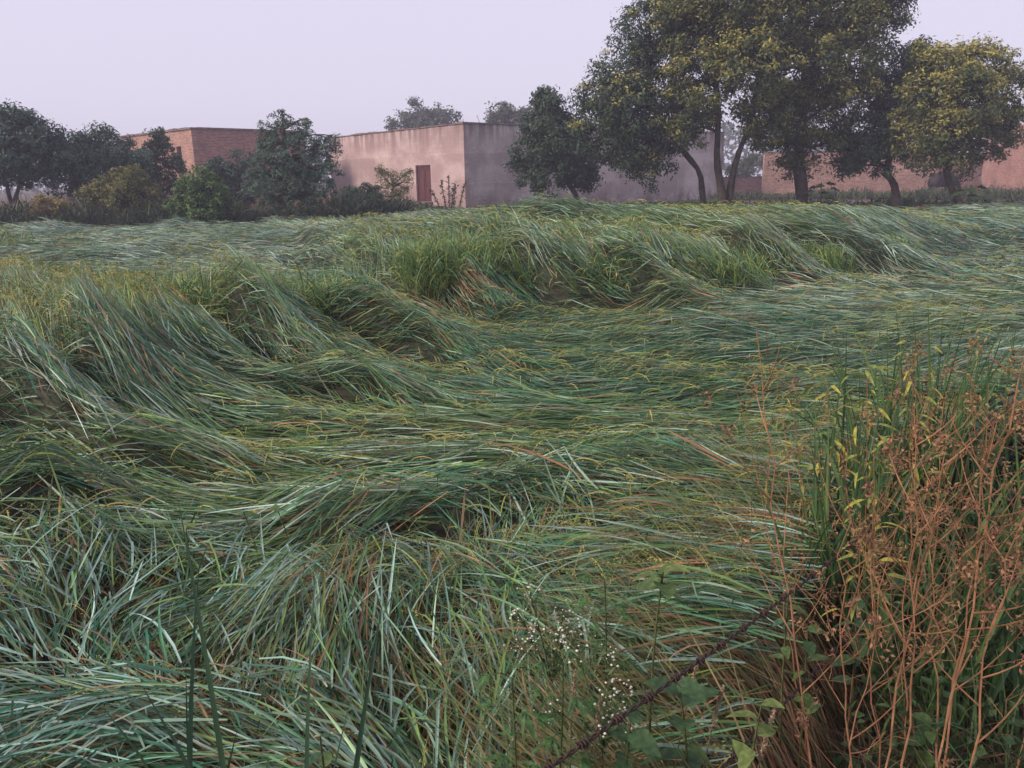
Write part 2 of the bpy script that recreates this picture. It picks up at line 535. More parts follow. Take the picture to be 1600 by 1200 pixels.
# door: frame, two leaves each with a rail and panels
def door_local(m2, lo, hi):
    # x along A->C, y into the building
    m2.box(lo, hi)
dr_rot = math.atan2((C2 - A2).y, (C2 - A2).x)
def wall_child(m2, name, mat, parent):
    o = m2.build(name, mat)
    if parent is pb:
        o.location = (A2.x - C2.x, A2.y - C2.y, 0); o.rotation_euler.z = dr_rot
    o.parent = parent
    return o
m_ = MB()
for x0, x1, z0, z1 in ((dpos - 0.775, dpos - 0.69, 0.425, 2.415), (dpos + 0.69, dpos + 0.775, 0.425, 2.415), (dpos - 0.688, dpos + 0.688, 2.33, 2.415)):
    m_.box((x0, 0.04, z0), (x1, 0.16, z1))
fr = wall_child(m_, 'door_frame', M_DOOR, pb)
for sgn in (-1, 1):
    x0, x1 = (dpos - 0.685, dpos - 0.006) if sgn < 0 else (dpos + 0.006, dpos + 0.685)
    m_ = MB(); m_.box((x0, 0.10, 0.44), (x1, 0.14, 2.325))
    lf = wall_child(m_, 'door_leaf', M_DOOR, pb)
    m_ = MB()
    for z in (0.5, 1.3, 2.2): m_.box((x0 + 0.03, 0.075, z), (x1 - 0.03, 0.099, z + 0.1))
    for x in (x0 + 0.03, x1 - 0.11): m_.box((x, 0.08, 0.602), (x + 0.08, 0.099, 2.198))
    wall_child(m_, 'door_rail', M_DOOR, lf)
m_ = MB(); m_.box((dpos - 0.9, -0.12, 0.28), (dpos + 0.9, 0.03, 0.415)); wall_child(m_, 'door_sill', M_COPE, pb)
# slanted iron rod on the roof
q0 = P(751, 197, 44.5); q1 = P(745, 180, 44.5)
m_ = MB(); m_.tube([(0.2, 0, -0.75), (0, 0, 0), (q1.x - q0.x, 0, q1.z - q0.z)], 0.028, 6)
rod = m_.build('iron_rod', M_CONC); rod.location = q0
tag(rod, 'thin slanted rod standing on the roof of the plastered building', 'rod')

# brick building on the left
C3 = Vector((-18.0, 46.0)); l3 = Vector((-8.5 * 1.02, 8.5)).normalized(); r3 = Vector((-l3.y * -1, -l3.x * 1)).normalized()
r3 = Vector((l3.y, -l3.x)).normalized()
A3 = C3 + l3 * 11.2; B3 = C3 + r3 * 7.0; D3 = A3 + r3 * 7.0
bb = empty('brick_building', (C3.x, C3.y, 0))
tag(bb, 'orange brick building with a narrow dark window slit behind the left trees', 'building')
H3 = 4.62
put_wall('wall', A3, C3, H3, 0.3, M_BRICK, bb, [(11.2 - 2.25, 11.2 - 1.6, 1.9, 3.75)])
o = put_wall('wall', C3 + l3 * 0.302, B3 + l3 * 0.302, H3 - 0.004, 0.3, M_BRICK2, bb)  # darker brick tone puts the shade of this side into the colour
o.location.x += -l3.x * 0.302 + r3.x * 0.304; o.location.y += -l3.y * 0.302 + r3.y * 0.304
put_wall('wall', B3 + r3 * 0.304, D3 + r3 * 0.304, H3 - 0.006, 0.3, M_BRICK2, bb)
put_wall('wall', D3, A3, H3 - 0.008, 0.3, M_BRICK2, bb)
M3 = Matrix(((l3.x, r3.x, 0, 0), (l3.y, r3.y, 0, 0), (0, 0, 1, 0), (0, 0, 0, 1)))
m_ = MB(); m_.box((0.2, 0.2, H3 - 0.3), (11.0, 7.0, H3 - 0.2), M=M3); m_.build('roof', M_COPE, bb)
coping_strip((-0.06, -0.06, H3 + 0.002), (11.3, 0.33, H3 + 0.12), M3, 0, 7).build('coping', M_COPE, bb)
m_ = MB(); m_.box((-0.06, 0.363, H3 + 0.002), (0.36, 7.3, H3 + 0.12), M=M3); m_.build('coping', M_COPE, bb)
m_ = MB(); m_.box((1.62, 0.2, 1.92), (2.23, 0.24, 3.73), M=M3); m_.build('window_dark_panel', M_DARK, bb)  # dark panel in the slit, painted as the unlit room behind


def brick_wall(name, label, a, b, H, T=0.24, mat=None, cope=True):
    e = empty(name, (a[0], a[1], 0))
    tag(e, label, 'wall')
    put_wall('brickwork', a, b, H, T, mat or M_BRICK2, e)
    if cope:
        d = Vector((b[0] - a[0], b[1] - a[1]))
        m2 = MB(); m2.box((-0.02, -0.03, H + 0.002), (d.length + 0.02, T + 0.03, H + 0.08))
        o2 = m2.build('coping', M_COPE, e); o2.rotation_euler.z = math.atan2(d.y, d.x)
    return e


def XY(px, d): 
    p = P(px, 300, d); return (p.x, p.y)


brick_wall('boundary_wall', 'low dark brick boundary wall joining the plastered building', XY(1108, 57.5), XY(1192, 57.2), 1.35)
brick_wall('compound_wall', 'long orange brick compound wall behind the tall trees', XY(1191, 56.5), XY(1462, 56.0), 3.0, 0.3, M_BRICK)
# taller brick shed at the far right
sh = empty('brick_shed', (*XY(1462, 60), 0))
tag(sh, 'tall red brick building at the right edge behind the slanted post', 'building')
s0 = Vector(XY(1462, 62)); s1 = Vector(XY(1535, 55)); s2 = Vector(XY(1700, 47))
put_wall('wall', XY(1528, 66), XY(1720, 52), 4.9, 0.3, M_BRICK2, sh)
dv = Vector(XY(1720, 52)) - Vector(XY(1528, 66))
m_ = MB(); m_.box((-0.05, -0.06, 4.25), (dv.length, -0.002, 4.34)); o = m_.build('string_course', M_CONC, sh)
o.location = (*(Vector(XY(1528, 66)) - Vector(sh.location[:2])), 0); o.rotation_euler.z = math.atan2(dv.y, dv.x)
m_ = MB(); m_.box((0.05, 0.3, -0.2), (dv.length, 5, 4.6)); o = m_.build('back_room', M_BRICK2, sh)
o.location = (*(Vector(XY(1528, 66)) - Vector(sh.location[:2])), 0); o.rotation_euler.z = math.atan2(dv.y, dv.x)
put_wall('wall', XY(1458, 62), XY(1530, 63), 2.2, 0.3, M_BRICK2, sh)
# slanted concrete post and pale slab lying by the wall
a = P(1533, 288, 52); b_ = P(1521, 243, 52)
m_ = MB(); m_.tube([Vector((0.12, 0, -0.9)), Vector((0, 0, 0)), b_ - a], [0.10, 0.10, 0.08], 4)
o = m_.build('slanted_post', M_COPE); o.location = a
tag(o, 'slanted concrete post leaning beside the rightmost trees', 'post')
a = P(1552, 297, 50)
m_ = MB(); m_.box((-0.55, -0.3, -0.05), (0.6, 0.3, 0.0)); m_.box((-0.5, -0.25, -0.5), (-0.38, 0.25, -0.081)); m_.box((0.4, -0.25, -0.5), (0.52, 0.25, -0.081))
o = m_.build('stone_slab', M_COPE); o.location = a; o.rotation_euler.y = R_(4)
tag(o, 'stone slab on low supports near the right edge below the brick building', 'slab')


# ------------------------------------------------------------------ trees
GREENS = dict(
    dark=((0.022, 0.050, 0.036), (0.065, 0.110, 0.056)),
    neem=((0.032, 0.060, 0.032), (0.120, 0.150, 0.052)),
    blue=((0.024, 0.056, 0.046), (0.070, 0.125, 0.085)),
    olive=((0.085, 0.105, 0.034), (0.180, 0.180, 0.052)),
    pale=((0.05, 0.072, 0.045), (0.09, 0.11, 0.06)),
    feather=((0.040, 0.085, 0.068), (0.110, 0.180, 0.125)),
    bright=((0.050, 0.110, 0.034), (0.11, 0.19, 0.055)),
    dry=((0.24, 0.20, 0.08), (0.36, 0.29, 0.12)),
)
YELLOW = np.array((0.48, 0.44, 0.12))


def bez(a, b, c, n=7):
    t = np.linspace(0, 1, n)[:, None]
    a, b, c = (np.asarray(tuple(q), float) for q in (a, b, c))
    return (1 - t) ** 2 * a + 2 * t * (1 - t) * b + t * t * c


def make_tree(name, label, base, trunks, lobes, pal='neem', clump=0.42, dens=1.0, leaves=46, leaf=(0.17, 0.075), yellow=0.0, cat='tree',
              group=None, droop=0.0, stray=True):
    """trunks: list of (points, r0, r1) in world space; lobes: list of (centre, (rx, ry, rz))"""
    e = empty(name, base)
    tag(e, label, cat, group)
    bo = np.array(tuple(base))
    tm = MB(); cm = MB()
    ends = []
    for pts, r0, r1 in trunks:
        pts = np.array([tuple(p) for p in pts], float)
        n = 12
        t = np.linspace(0, len(pts) - 1, n); i = np.minimum(t.astype(int), len(pts) - 2); f = (t - i)[:, None]
        # Catmull-Rom through the given points
        pp = np.vstack([2 * pts[0] - pts[1], pts, 2 * pts[-1] - pts[-2]])
        p0, p1, p2, p3 = pp[i], pp[i + 1], pp[i + 2], pp[i + 3]
        cv = 0.5 * (2 * p1 + (p2 - p0) * f + (2 * p0 - 5 * p1 + 4 * p2 - p3) * f ** 2 + (3 * p1 - p0 - 3 * p2 + p3) * f ** 3)
        rr = np.linspace(r0, r1, n) * (1 + 0.10 * rng.normal(size=n)); rr[0] *= 1.35; rr[1] *= 1.1
        tm.tube(cv, rr, 9)
        ends.append(cv)
    g0, g1 = (np.array(c) for c in GREENS[pal])
    lobes = list(lobes); lob0 = list(lobes)
    cz = np.mean([c[2] for c, r in lob0])
    for k in range(max(4, len(lob0) * 2 // 3) if stray else 0):        # stray sprays break the outline
        c, r = lob0[rng.integers(0, len(lob0))]
        u = rng.normal(size=3); u[2] = abs(u[2]) * 0.8 + 0.1; u /= np.linalg.norm(u)
        f = rng.uniform(0.28, 0.45)
        lobes.append((Vector(np.array(tuple(c)) + u * np.array(r) * rng.uniform(1.0, 1.3)), tuple(np.array(r) * f)))
    for c, r in lobes:
        c = np.array(tuple(c), float); r = np.array(r, float)
        # limb to the lobe from the nearest trunk point in the upper half
        cand = np.vstack([k[len(k) // 2:] for k in ends])
        dist = np.linalg.norm((cand - c) * (1, 1, 0.8), axis=1) + 0.6 * np.maximum(0, cand[:, 2] - c[2])
        s0_ = cand[np.argmin(dist)]
        mid = (s0_ + c) / 2 + np.array((0, 0, 0.18 * np.linalg.norm(c - s0_))) + rng.normal(size=3) * 0.15
        rl = min(0.09, 0.03 + 0.02 * np.linalg.norm(r))
        limb = bez(s0_, mid, c, 7)
        tm.tube(limb, np.linspace(rl, rl * 0.45, 7), 6)
        area = 4 * math.pi * ((r[0] * r[1]) ** 1.6 / 3 + (r[0] * r[2]) ** 1.6 / 3 + (r[1] * r[2]) ** 1.6 / 3) ** (1 / 1.6)
        nc = max(5, int(dens * area / (clump * clump * 1.72)))
        u = rng.normal(size=(nc, 3)); u[:, 2] = u[:, 2] * 0.95 + 0.15
        u /= np.linalg.norm(u, axis=1)[:, None]
        rad = rng.uniform(0.5, 1.0, nc) ** 0.55 * rng.uniform(0.86, 1.16, nc)
        cc = c + u * r * rad[:, None]
        cc[:, 2] -= droop * (1 - u[:, 2]) * rng.uniform(0, 1, nc) * r[2]
        for k in range(0, nc, 3):
            tm.tube(bez(limb[4], (limb[6] + cc[k]) / 2 + rng.normal(size=3) * 0.08, cc[k], 4), np.linspace(rl * 0.35, 0.008, 4), 4, cap=False)
        nl = leaves
        cs = clump * rng.uniform(0.65, 1.25, nc)
        lu = rng.normal(size=(nc, nl, 3)); lu /= np.linalg.norm(lu, axis=2)[:, :, None]
        lu[:, :, 2] *= 0.75
        rr = rng.uniform(0.10, 1.0, (nc, nl)) ** 0.75
        pos = cc[:, None, :] + lu * rr[:, :, None] * cs[:, None, None]
        pos[:, :, 2] -= droop * 0.35 * rr ** 2 * cs[:, None]
        nrm = lu * 0.6 + u[:, None, :] * 0.35 + np.array((0, 0, 0.45)) + rng.normal(size=(nc, nl, 3)) * 0.5
        tt = np.clip(rng.uniform(-0.1, 1, nc)[:, None] ** 1.0 * 0.85 + rng.uniform(0, 0.3, (nc, nl)), 0, 1)
        col = g0 + (g1 - g0) * tt[:, :, None]
        if yellow:
            # flushes of young yellow leaves sit on the outside of the crown
            yy = (rng.uniform(0, 1, nc) < yellow * (0.4 + 1.0 * np.clip(rad - 0.6, 0, 0.5) / 0.5) * np.clip(0.75 + u[:, 2], 0.1, 1.4))
            amt = yy[:, None] * rng.uniform(0.2, 1.0, (nc, nl)) * np.clip(lu[:, :, 2] * 1.2 + 0.65, 0, 1)
            col = col * (1 - amt[:, :, None]) + YELLOW * amt[:, :, None]
        N = nc * nl
        cm.flakes(pos.reshape(-1, 3), nrm.reshape(-1, 3), leaf[0] * rng.uniform(0.6, 1.3, N), leaf[1] * rng.uniform(0.7, 1.3, N),
                  col.reshape(-1, 3), 0.15)
    tr = tm.build('trunk', M_BARK, e, smooth=True, origin=bo)
    cr = cm.build('crown', M_TREE, e, origin=bo)
    return e


def lobes_px(lst, d, depth=1.0, zs=1.0):
    """(px, py, radius in photo pixels[, extra distance]) at distance d"""
    out = []
    for l in lst:
        px, py, r = l[:3]; dd = d + (l[3] if len(l) > 3 else 0)
        rw = r * dd / 1200 * 0.94
        out.append((P(px, py - 4, dd), (rw, rw * depth, rw * zs)))
    return out


def px_line(pts, d):
    out = [P(x, y, d + (rest[0] if rest else 0)) for x, y, *rest in pts]
    b0 = Vector(out[0]); b0.z = -0.05
    b0.x = out[0].x - (out[1].x - out[0].x) * 0.3
    return [b0] + out


def base_of(pl): return Vector((pl[0].x, pl[0].y, 0))


# small dark tree in front of the grey wall
tl = px_line([(905, 321), (897, 300), (885, 280), (872, 240)], 35)
make_tree('small_tree', 'small dark round tree with a leaning trunk before the grey wall', base_of(tl), [(tl, 0.16, 0.08)],
          lobes_px([(858, 175, 26), (850, 205, 36), (880, 220, 40, 0.5), (838, 245, 36), (870, 262, 44, -0.5), (902, 262, 34), (832, 282, 24), (915, 285, 20, -0.3), (872, 225, 42, -1)], 35),
          'dark', 0.42, 1.1, 60, (0.18, 0.08))
# five tall trees on the right
tl = px_line([(1100, 330), (1097, 300), (1093, 270), (1075, 245), (1040, 200), (1010, 120)], 30)
make_tree('tall_tree', 'tall tree with slender bent trunk whose low crown overhangs the grey wall', base_of(tl), [(tl, 0.13, 0.08)],
          lobes_px([(1015, 55, 52), (980, 110, 50), (1040, 120, 56, 0.6), (940, 160, 40), (985, 180, 56, -0.6), (945, 215, 44), (1000, 235, 50), (1045, 200, 44, -0.5), (1015, 262, 34), (1060, 40, 46, 1), (928, 190, 30)], 30),
          'dark', 0.46, 1.2, 62, (0.155, 0.06), 0.22)
ta = px_line([(1132, 330), (1126, 290), (1120, 250), (1122, 180), (1115, 100)], 29.3)
tb = px_line([(1138, 330), (1142, 290), (1152, 245), (1172, 190), (1185, 110)], 29.4)
make_tree('forked_tree', 'tall yellow-flushed tree forking into two trunks near the ground', base_of(ta), [(ta, 0.17, 0.09), (tb, 0.15, 0.08)],
          lobes_px([(1090, 60, 56), (1150, 40, 60), (1100, 130, 54, -0.6), (1165, 110, 60, -0.8), (1130, -10, 60), (1080, 10, 50), (1070, 165, 36), (1190, 170, 44), (1195, 60, 55), (1075, 210, 30, -0.3), (1170, -50, 60), (1190, 215, 26), (1095, 190, 28, .5)], 29.3),
          'neem', 0.44, 1.2, 62, (0.155, 0.06), 0.62)
tl = px_line([(1254, 325), (1252, 290), (1248, 240), (1256, 160), (1262, 60)], 30.5)
make_tree('thick_tree', 'tallest tree with a thick straight trunk in the middle of the right-hand row', base_of(tl), [(tl, 0.27, 0.14)],
          lobes_px([(1250, 30, 66), (1310, 20, 62), (1240, 110, 64, -0.8), (1310, 100, 62), (1220, 180, 52), (1280, 180, 58, -0.6), (1340, 60, 54), (1260, -50, 70), (1330, -40, 60), (1375, 5, 46), (1225, 230, 36), (1275, 235, 36), (1325, 160, 46), (1395, 25, 28), (1245, 275, 20)], 30.5),
          'neem', 0.48, 1.2, 64, (0.155, 0.06), 0.45)
tl = px_line([(1400, 322), (1400, 305), (1396, 285), (1384, 270), (1390, 245), (1385, 190)], 30.2)
make_tree('crooked_tree', 'shorter dark tree with an S-bent trunk beside the thick-trunked tree', base_of(tl), [(tl, 0.2, 0.08)],
          lobes_px([(1400, 110, 42, 1.5), (1370, 150, 40, 1), (1350, 205, 40), (1395, 200, 42, 0.5), (1335, 245, 30), (1375, 250, 34), (1320, 270, 18), (1420, 150, 44, 1.5), (1440, 100, 34, 1.5)], 30.2),
          'dark', 0.42, 0.95, 60, (0.18, 0.065), 0.05)
tl = px_line([(1500, 322), (1490, 300), (1480, 275), (1478, 240), (1485, 180)], 29)
make_tree('leaning_tree', 'bright yellow-topped rounded tree with leaning trunk at the right edge', base_of(tl), [(tl, 0.17, 0.08)],
          lobes_px([(1480, 120, 46), (1530, 115, 44), (1450, 165, 46), (1510, 165, 52, -0.8), (1560, 160, 42), (1430, 215, 36), (1480, 215, 46, -0.5), (1535, 215, 44), (1572, 200, 32), (1440, 250, 26), (1500, 250, 30), (1585, 130, 22), (1455, 115, 30)], 29),
          'neem', 0.42, 1.2, 60, (0.15, 0.058), 0.85)
# left side
tl = px_line([(18, 332), (24, 310), (30, 290), (40, 250)], 33)
t2 = px_line([(22, 332), (14, 305), (8, 280), (-10, 240)], 33)
make_tree('open_tree', 'dark broad tree with forked trunk at the left edge', base_of(tl), [(tl, 0.12, 0.06), (t2, 0.1, 0.05)],
          lobes_px([(10, 205, 34), (45, 210, 32), (20, 245, 46, -0.5), (65, 240, 38), (-35, 225, 46), (-20, 265, 40), (50, 268, 36), (88, 250, 26), (88, 222, 16), (30, 190, 20)], 33),
          'blue', 0.4, 1.0, 40, (0.19, 0.085))
tl = px_line([(150, 335), (155, 300), (150, 260)], 35)
make_tree('bushy_tree', 'dense dark tree massed between the left-edge tree and the brick building', base_of(tl), [(tl, 0.12, 0.06)],
          lobes_px([(120, 240, 34), (160, 235, 32), (190, 255, 36), (135, 275, 44, -0.5), (180, 290, 44), (105, 285, 34), (210, 275, 34)], 35),
          'blue', 0.4, 1.0, 40, (0.18, 0.08))
tl = px_line([(245, 335), (240, 300), (245, 250)], 37)
make_tree('twiggy_tree', 'ragged dark tree with upright twigs against the brick building', base_of(tl), [(tl, 0.1, 0.04)],
          lobes_px([(232, 245, 20), (240, 220, 11), (256, 235, 12), (243, 272, 26), (225, 288, 28), (268, 305, 26), (279, 258, 7), (283, 270, 8)], 37),
          'dark', 0.3, 0.95, 36, (0.17, 0.07))
tl = px_line([(345, 340), (345, 310), (350, 285)], 36)
make_tree('scrub_tree', 'low dark scrub tree between the brick building and the feathery tree', base_of(tl), [(tl, 0.09, 0.04)],
          lobes_px([(352, 268, 18), (372, 262, 20), (352, 298, 30), (385, 300, 30), (335, 315, 26)], 36),
          'blue', 0.34, 0.9, 38, (0.17, 0.075))
tl = px_line([(190, 340), (192, 320), (195, 300)], 31)
make_tree('olive_bush', 'olive yellow rounded bush in front of the dense dark tree', base_of(tl), [(tl, 0.06, 0.03)],
          lobes_px([(195, 295, 30), (165, 308, 26), (225, 310, 28), (195, 318, 30, -0.5), (135, 312, 16), (210, 285, 18)], 31),
          'olive', 0.28, 1.1, 38, (0.13, 0.06), cat='bush')
tl = px_line([(315, 348), (315, 330), (318, 300)], 29)
make_tree('green_bush', 'fresh green upright bush in front of the brick building', base_of(tl), [(tl, 0.06, 0.03)],
          lobes_px([(312, 285, 22), (300, 305, 26), (330, 310, 28), (290, 330, 26), (320, 335, 30, -0.4), (345, 335, 20)], 29),
          'bright', 0.26, 1.05, 38, (0.13, 0.06), cat='bush')
tl = px_line([(452, 352), (450, 330), (448, 290), (445, 230), (442, 180)], 28)
fl = []
for (x, y, rx, ry) in ((440, 180, 16, 9), (462, 190, 24, 10), (424, 200, 22, 10), (478, 213, 32, 10), (424, 224, 30, 11), (506, 232, 24, 8), (460, 240, 42, 12),
                       (412, 252, 28, 10), (500, 260, 32, 9), (450, 268, 46, 12), (408, 282, 28, 10), (488, 290, 38, 10), (446, 298, 40, 10), (398, 268, 14, 8), (518, 212, 10, 5), (520, 284, 12, 6), (425, 312, 22, 8)):
    c = P(x, y, 28); k = 28 / 1200
    fl.append((c, (rx * k, rx * k * 0.8, ry * k)))
make_tree('feathery_tree', 'upright feathery tree with drooping tiers in front of the two buildings', base_of(tl), [(tl, 0.14, 0.05)],
          fl, 'feather', 0.25, 0.85, 44, (0.16, 0.035), droop=1.2, stray=False)
# shrubs before the pink wall
tl = px_line([(612, 325), (612, 312), (614, 290)], 38)
make_tree('wispy_shrub', 'wispy olive shrub beside the brown door', base_of(tl), [(tl, 0.04, 0.02)],
          lobes_px([(605, 285, 16), (628, 290, 17), (612, 302, 20), (598, 275, 8), (636, 278, 9), (625, 312, 14), (600, 312, 14)], 38, zs=1.1),
          'olive', 0.3, 0.8, 26, (0.16, 0.03), cat='shrub')
tl = px_line([(565, 330), (565, 320), (566, 308)], 35)
make_tree('leafy_shrub', 'low dark green leafy shrub left of the wispy shrub', base_of(tl), [(tl, 0.04, 0.02)],
          lobes_px([(568, 305, 14), (550, 315, 16), (582, 316, 15), (565, 322, 18)], 35), 'dark', 0.26, 1.1, 36, (0.15, 0.07), cat='shrub')
tl = px_line([(72, 335), (72, 328), (72, 322)], 30)
make_tree('dry_shrub', 'small straw yellow shrub under the left-edge tree', base_of(tl), [(tl, 0.03, 0.02)],
          lobes_px([(72, 322, 14), (88, 326, 12), (60, 330, 12), (76, 332, 14)], 30), 'dry', 0.22, 1.0, 34, (0.12, 0.045), cat='shrub')
# trees beyond the buildings
tl = px_line([(650, 300), (650, 250), (655, 205)], 95)
make_tree('distant_tree', 'hazy broad tree top behind the pink wall roofline', base_of(tl), [(tl, 0.3, 0.15)],
          lobes_px([(630, 203, 22), (655, 196, 22), (685, 196, 26), (705, 192, 14), (670, 205, 30)], 95), 'pale', 0.9, 1.0, 40, (0.4, 0.2))
tl = px_line([(788, 300), (788, 250), (788, 200)], 80)
make_tree('distant_tree', 'hazy rounded tree top behind the roof corner by the rod', base_of(tl), [(tl, 0.3, 0.15)],
          lobes_px([(788, 190, 24), (770, 195, 16), (808, 196, 18), (788, 180, 12), (830, 205, 20)], 80), 'pale', 0.8, 1.0, 40, (0.35, 0.18))
tl = px_line([(1165, 300), (1165, 280), (1168, 265)], 75)
make_tree('distant_tree', 'hazy small tree behind the low boundary wall', base_of(tl), [(tl, 0.2, 0.1)],
          lobes_px([(1160, 268, 16), (1180, 262, 18), (1150, 275, 14), (1205, 262, 16)], 75), 'pale', 0.7, 1.0, 40, (0.3, 0.15))

# far treeline, read as one mass
tm = MB()
n = 14000
tx = rng.uniform(-150, 150, n); ty = rng.uniform(150, 175, n)
hh = 5 + 5 * vnoise(tx * 0.09, ty * 0, 11) + 2.5 * vnoise(tx * 0.35, ty * 0.1, 12)
pos = np.column_stack([tx, ty, hh * rng.uniform(0, 1, n) ** 0.7])
g0, g1 = (np.array(c) for c in GREENS['pale'])
tm.flakes(pos, rng.normal(size=(n, 3)) + (0, -0.4, 0.5), rng.uniform(0.8, 1.8, n), rng.uniform(0.5, 1.1, n), g0 + (g1 - g0) * rng.uniform(0, 1, (n, 1)))
tag(tm.build('treeline', M_TREE), 'far hazy line of trees beyond the buildings', 'treeline', kind='stuff')

# stiff spiky plant right of the door
pl = P(702, 318, 39); pl.z = 0
e = empty('spiky_plant', pl); tag(e, 'stiff dark spiky plant between the door and the building corner', 'plant')
for dx, top, lean in ((-0.6, 1.1, -0.5), (-0.25, 1.5, -0.2), (0.0, 1.75, 0.0), (0.25, 1.35, 0.2), (0.75, 1.45, 0.12), (0.1, 1.2, 0.3)):
    m_ = MB(); pts = bez((dx * 0.6, 0, 0), (dx * 0.8 + lean * 0.3, 0, top * 0.6), (dx + lean * 0.5, 0, top), 7)
    m_.tube(pts, np.linspace(0.03, 0.015, 7), 5, c=(0.06, 0.07, 0.04))
    k = 60; i = rng.integers(1, 7, k); cpos = pts[i] + rng.normal(size=(k, 3)) * (0.05, 0.05, 0.06)
    m_.flakes(cpos, rng.normal(size=(k, 3)), rng.uniform(0.12, 0.24, k), rng.uniform(0.04, 0.07, k), np.tile((0.05, 0.065, 0.035), (k, 1)))
    m_.build('stalk', M_WEED, e)


# ------------------------------------------------------------------ undergrowth
def undergrowth(name, label, pts, n, h, cols, wdt=0.07, flk=0.6):
    m2 = MB()
    pts = np.array(pts)   # rows x0,y0,depth-range polyline
    t = rng.uniform(0, len(pts) - 1.001, n); i = t.astype(int); f = t - i
    x = pts[i, 0] + (pts[i + 1, 0] - pts[i, 0]) * f; y = pts[i, 1] + (pts[i + 1, 1] - pts[i, 1]) * f
    dw = pts[i, 2] + (pts[i + 1, 2] - pts[i, 2]) * f; hm = pts[i, 3] + (pts[i + 1, 3] - pts[i, 3]) * f
    y = y + dw * rng.uniform(-0.5, 0.5, n)
    hv = hm * h * (0.45 + 0.9 * vnoise(x * 0.9, y * 0.9, 21)) * rng.uniform(0.5, 1.15, n)
    c0, c1 = np.array(cols[0]), np.array(cols[1])
    tt = np.clip(vnoise(x * 0.6, y * 0.6, 23) * 0.8 + rng.uniform(-0.2, 0.4, n), 0, 1)[:, None]
    col = c0 + (c1 - c0) * tt
    m2.blades(np.column_stack([x, y, np.zeros(n)]), rng.uniform(0, 6.28, n), rng.normal(0, 0.5, n), R_(80) + rng.normal(0, 0.15, n), R_(35) + rng.normal(0, 0.5, n),
              hv, rng.uniform(0.6, 1.3, n) * wdt, rng.uniform(-1.5, 1.5, n), rng.normal(0, 0.6, n), 3, col)
    k = int(n * flk)
    m2.flakes(np.column_stack([x[:k], y[:k], hv[:k] * rng.uniform(0.2, 0.95, k)]) + rng.normal(size=(k, 3)) * 0.06, rng.normal(size=(k, 3)) + (0, 0, 0.6),
              rng.uniform(0.08, 0.2, k), rng.uniform(0.05, 0.1, k), col[:k])
    o2 = m2.build(name, M_TREE)
    return tag(o2, label, 'undergrowth', kind='stuff')


undergrowth('undergrowth', 'dark rank weeds along the foot of the left trees and bushes',
            [(-26, 33, 4, 0.5), (-20, 31, 4, 0.8), (-14, 30.5, 4, .8), (-9, 30.5, 3.5, .7), (-6, 31, 4, 0.9), (-4.5, 35, 4, 0.6)], 9500, 1.25,
            ((0.024, 0.042, 0.026), (0.045, 0.068, 0.034)))
undergrowth('dry_grass', 'tan dry grass in the gap beneath the left-edge tree',
            [(-30, 39, 5, 0.8), (-20, 37, 5, 1), (-13, 39, 4, 1), (-7, 40, 4, 0.9)], 4500, 1.5, ((0.16, 0.12, 0.07), (0.26, 0.20, 0.12)), 0.03, 0.1)
undergrowth('weed_strip', 'mixed green weeds along the foot of the right-hand row of trees',
            [(1.5, 38, 3, 0.35), (5, 34, 3, 0.6), (9, 33, 4, 0.8), (13, 33, 4, .8), (17, 32, 5, .9), (24, 31, 6, 1)], 9500, 0.62,
            ((0.035, 0.058, 0.03), (0.075, 0.10, 0.04)))
undergrowth('rank_grass', 'ragged grass along the foot of the plastered building',
            [(-4.5, 38.5, 3, 0.9), (-2, 38, 3, 0.5), (2, 38, 3, 0.8), (6, 39, 4, 0.6), (11, 38, 5, 1)], 6000, 0.62, ((0.045, 0.075, 0.036), (0.10, 0.135, 0.05)))
undergrowth('yard_weeds', 'patchy weeds at the foot of the right-hand brick walls',
            [(14, 53, 4, 0.5), (20, 52, 4, .8), (26, 48, 6, 0.9), (34, 44, 8, 1)], 5000, 0.75, ((0.04, 0.065, 0.035), (0.10, 0.12, 0.055)), 0.07)
# big-leaved weeds at the trunk feet
def castor(base, h, label, seed):
    r = random.Random(seed)
    e = empty('castor_weed', base); tag(e, label, 'weed')
    m2 = MB(); m2.tube([(0, 0, 0), (0.03, 0, h * 0.5), (-0.02, 0, h)], [0.02, 0.015, 0.01], 5, c=(0.07, 0.06, 0.03)); m2.build('stem', M_DRY, e)
    for k in range(9):
        a = k * 2.4; L = r.uniform(0.35, 0.6); z = h * (0.55 + 0.05 * k)
        m3 = MB()
        c = Vector((math.cos(a) * L, math.sin(a) * L, z + 0.05)); 
        m3.tube([(0, 0, z - 0.1), (c.x * 0.6, c.y * 0.6, z + 0.08), tuple(c)], 0.006, 4, c=(0.06, 0.07, 0.03))
        vs = [tuple(c)]; m_n = 14
        for j in range(m_n):
            th = 2 * math.pi * j / m_n; rr = 0.22 * (1 if j % 2 == 0 else 0.55)
            vs.append((c.x + rr * math.cos(th), c.y + rr * math.sin(th), c.z - 0.05 - 0.07 * (rr / 0.22) - 0.05 * math.cos(th - a)))
        m3.add(vs, None, [(0, j + 1, (j + 1) % m_n + 1) for j in range(m_n)], (0.035, 0.07, 0.028))
        m3.build('leaf', M_WEED, e)
p = P(1282, 312, 30); castor((p.x, p.y, 0), 1.35, 'broad-leaved weed just right of the thick trunk', 1)
p = P(1515, 310, 28.5); castor((p.x, p.y, 0), 1.15, 'broad-leaved weed just right of the leaning trunk', 2)


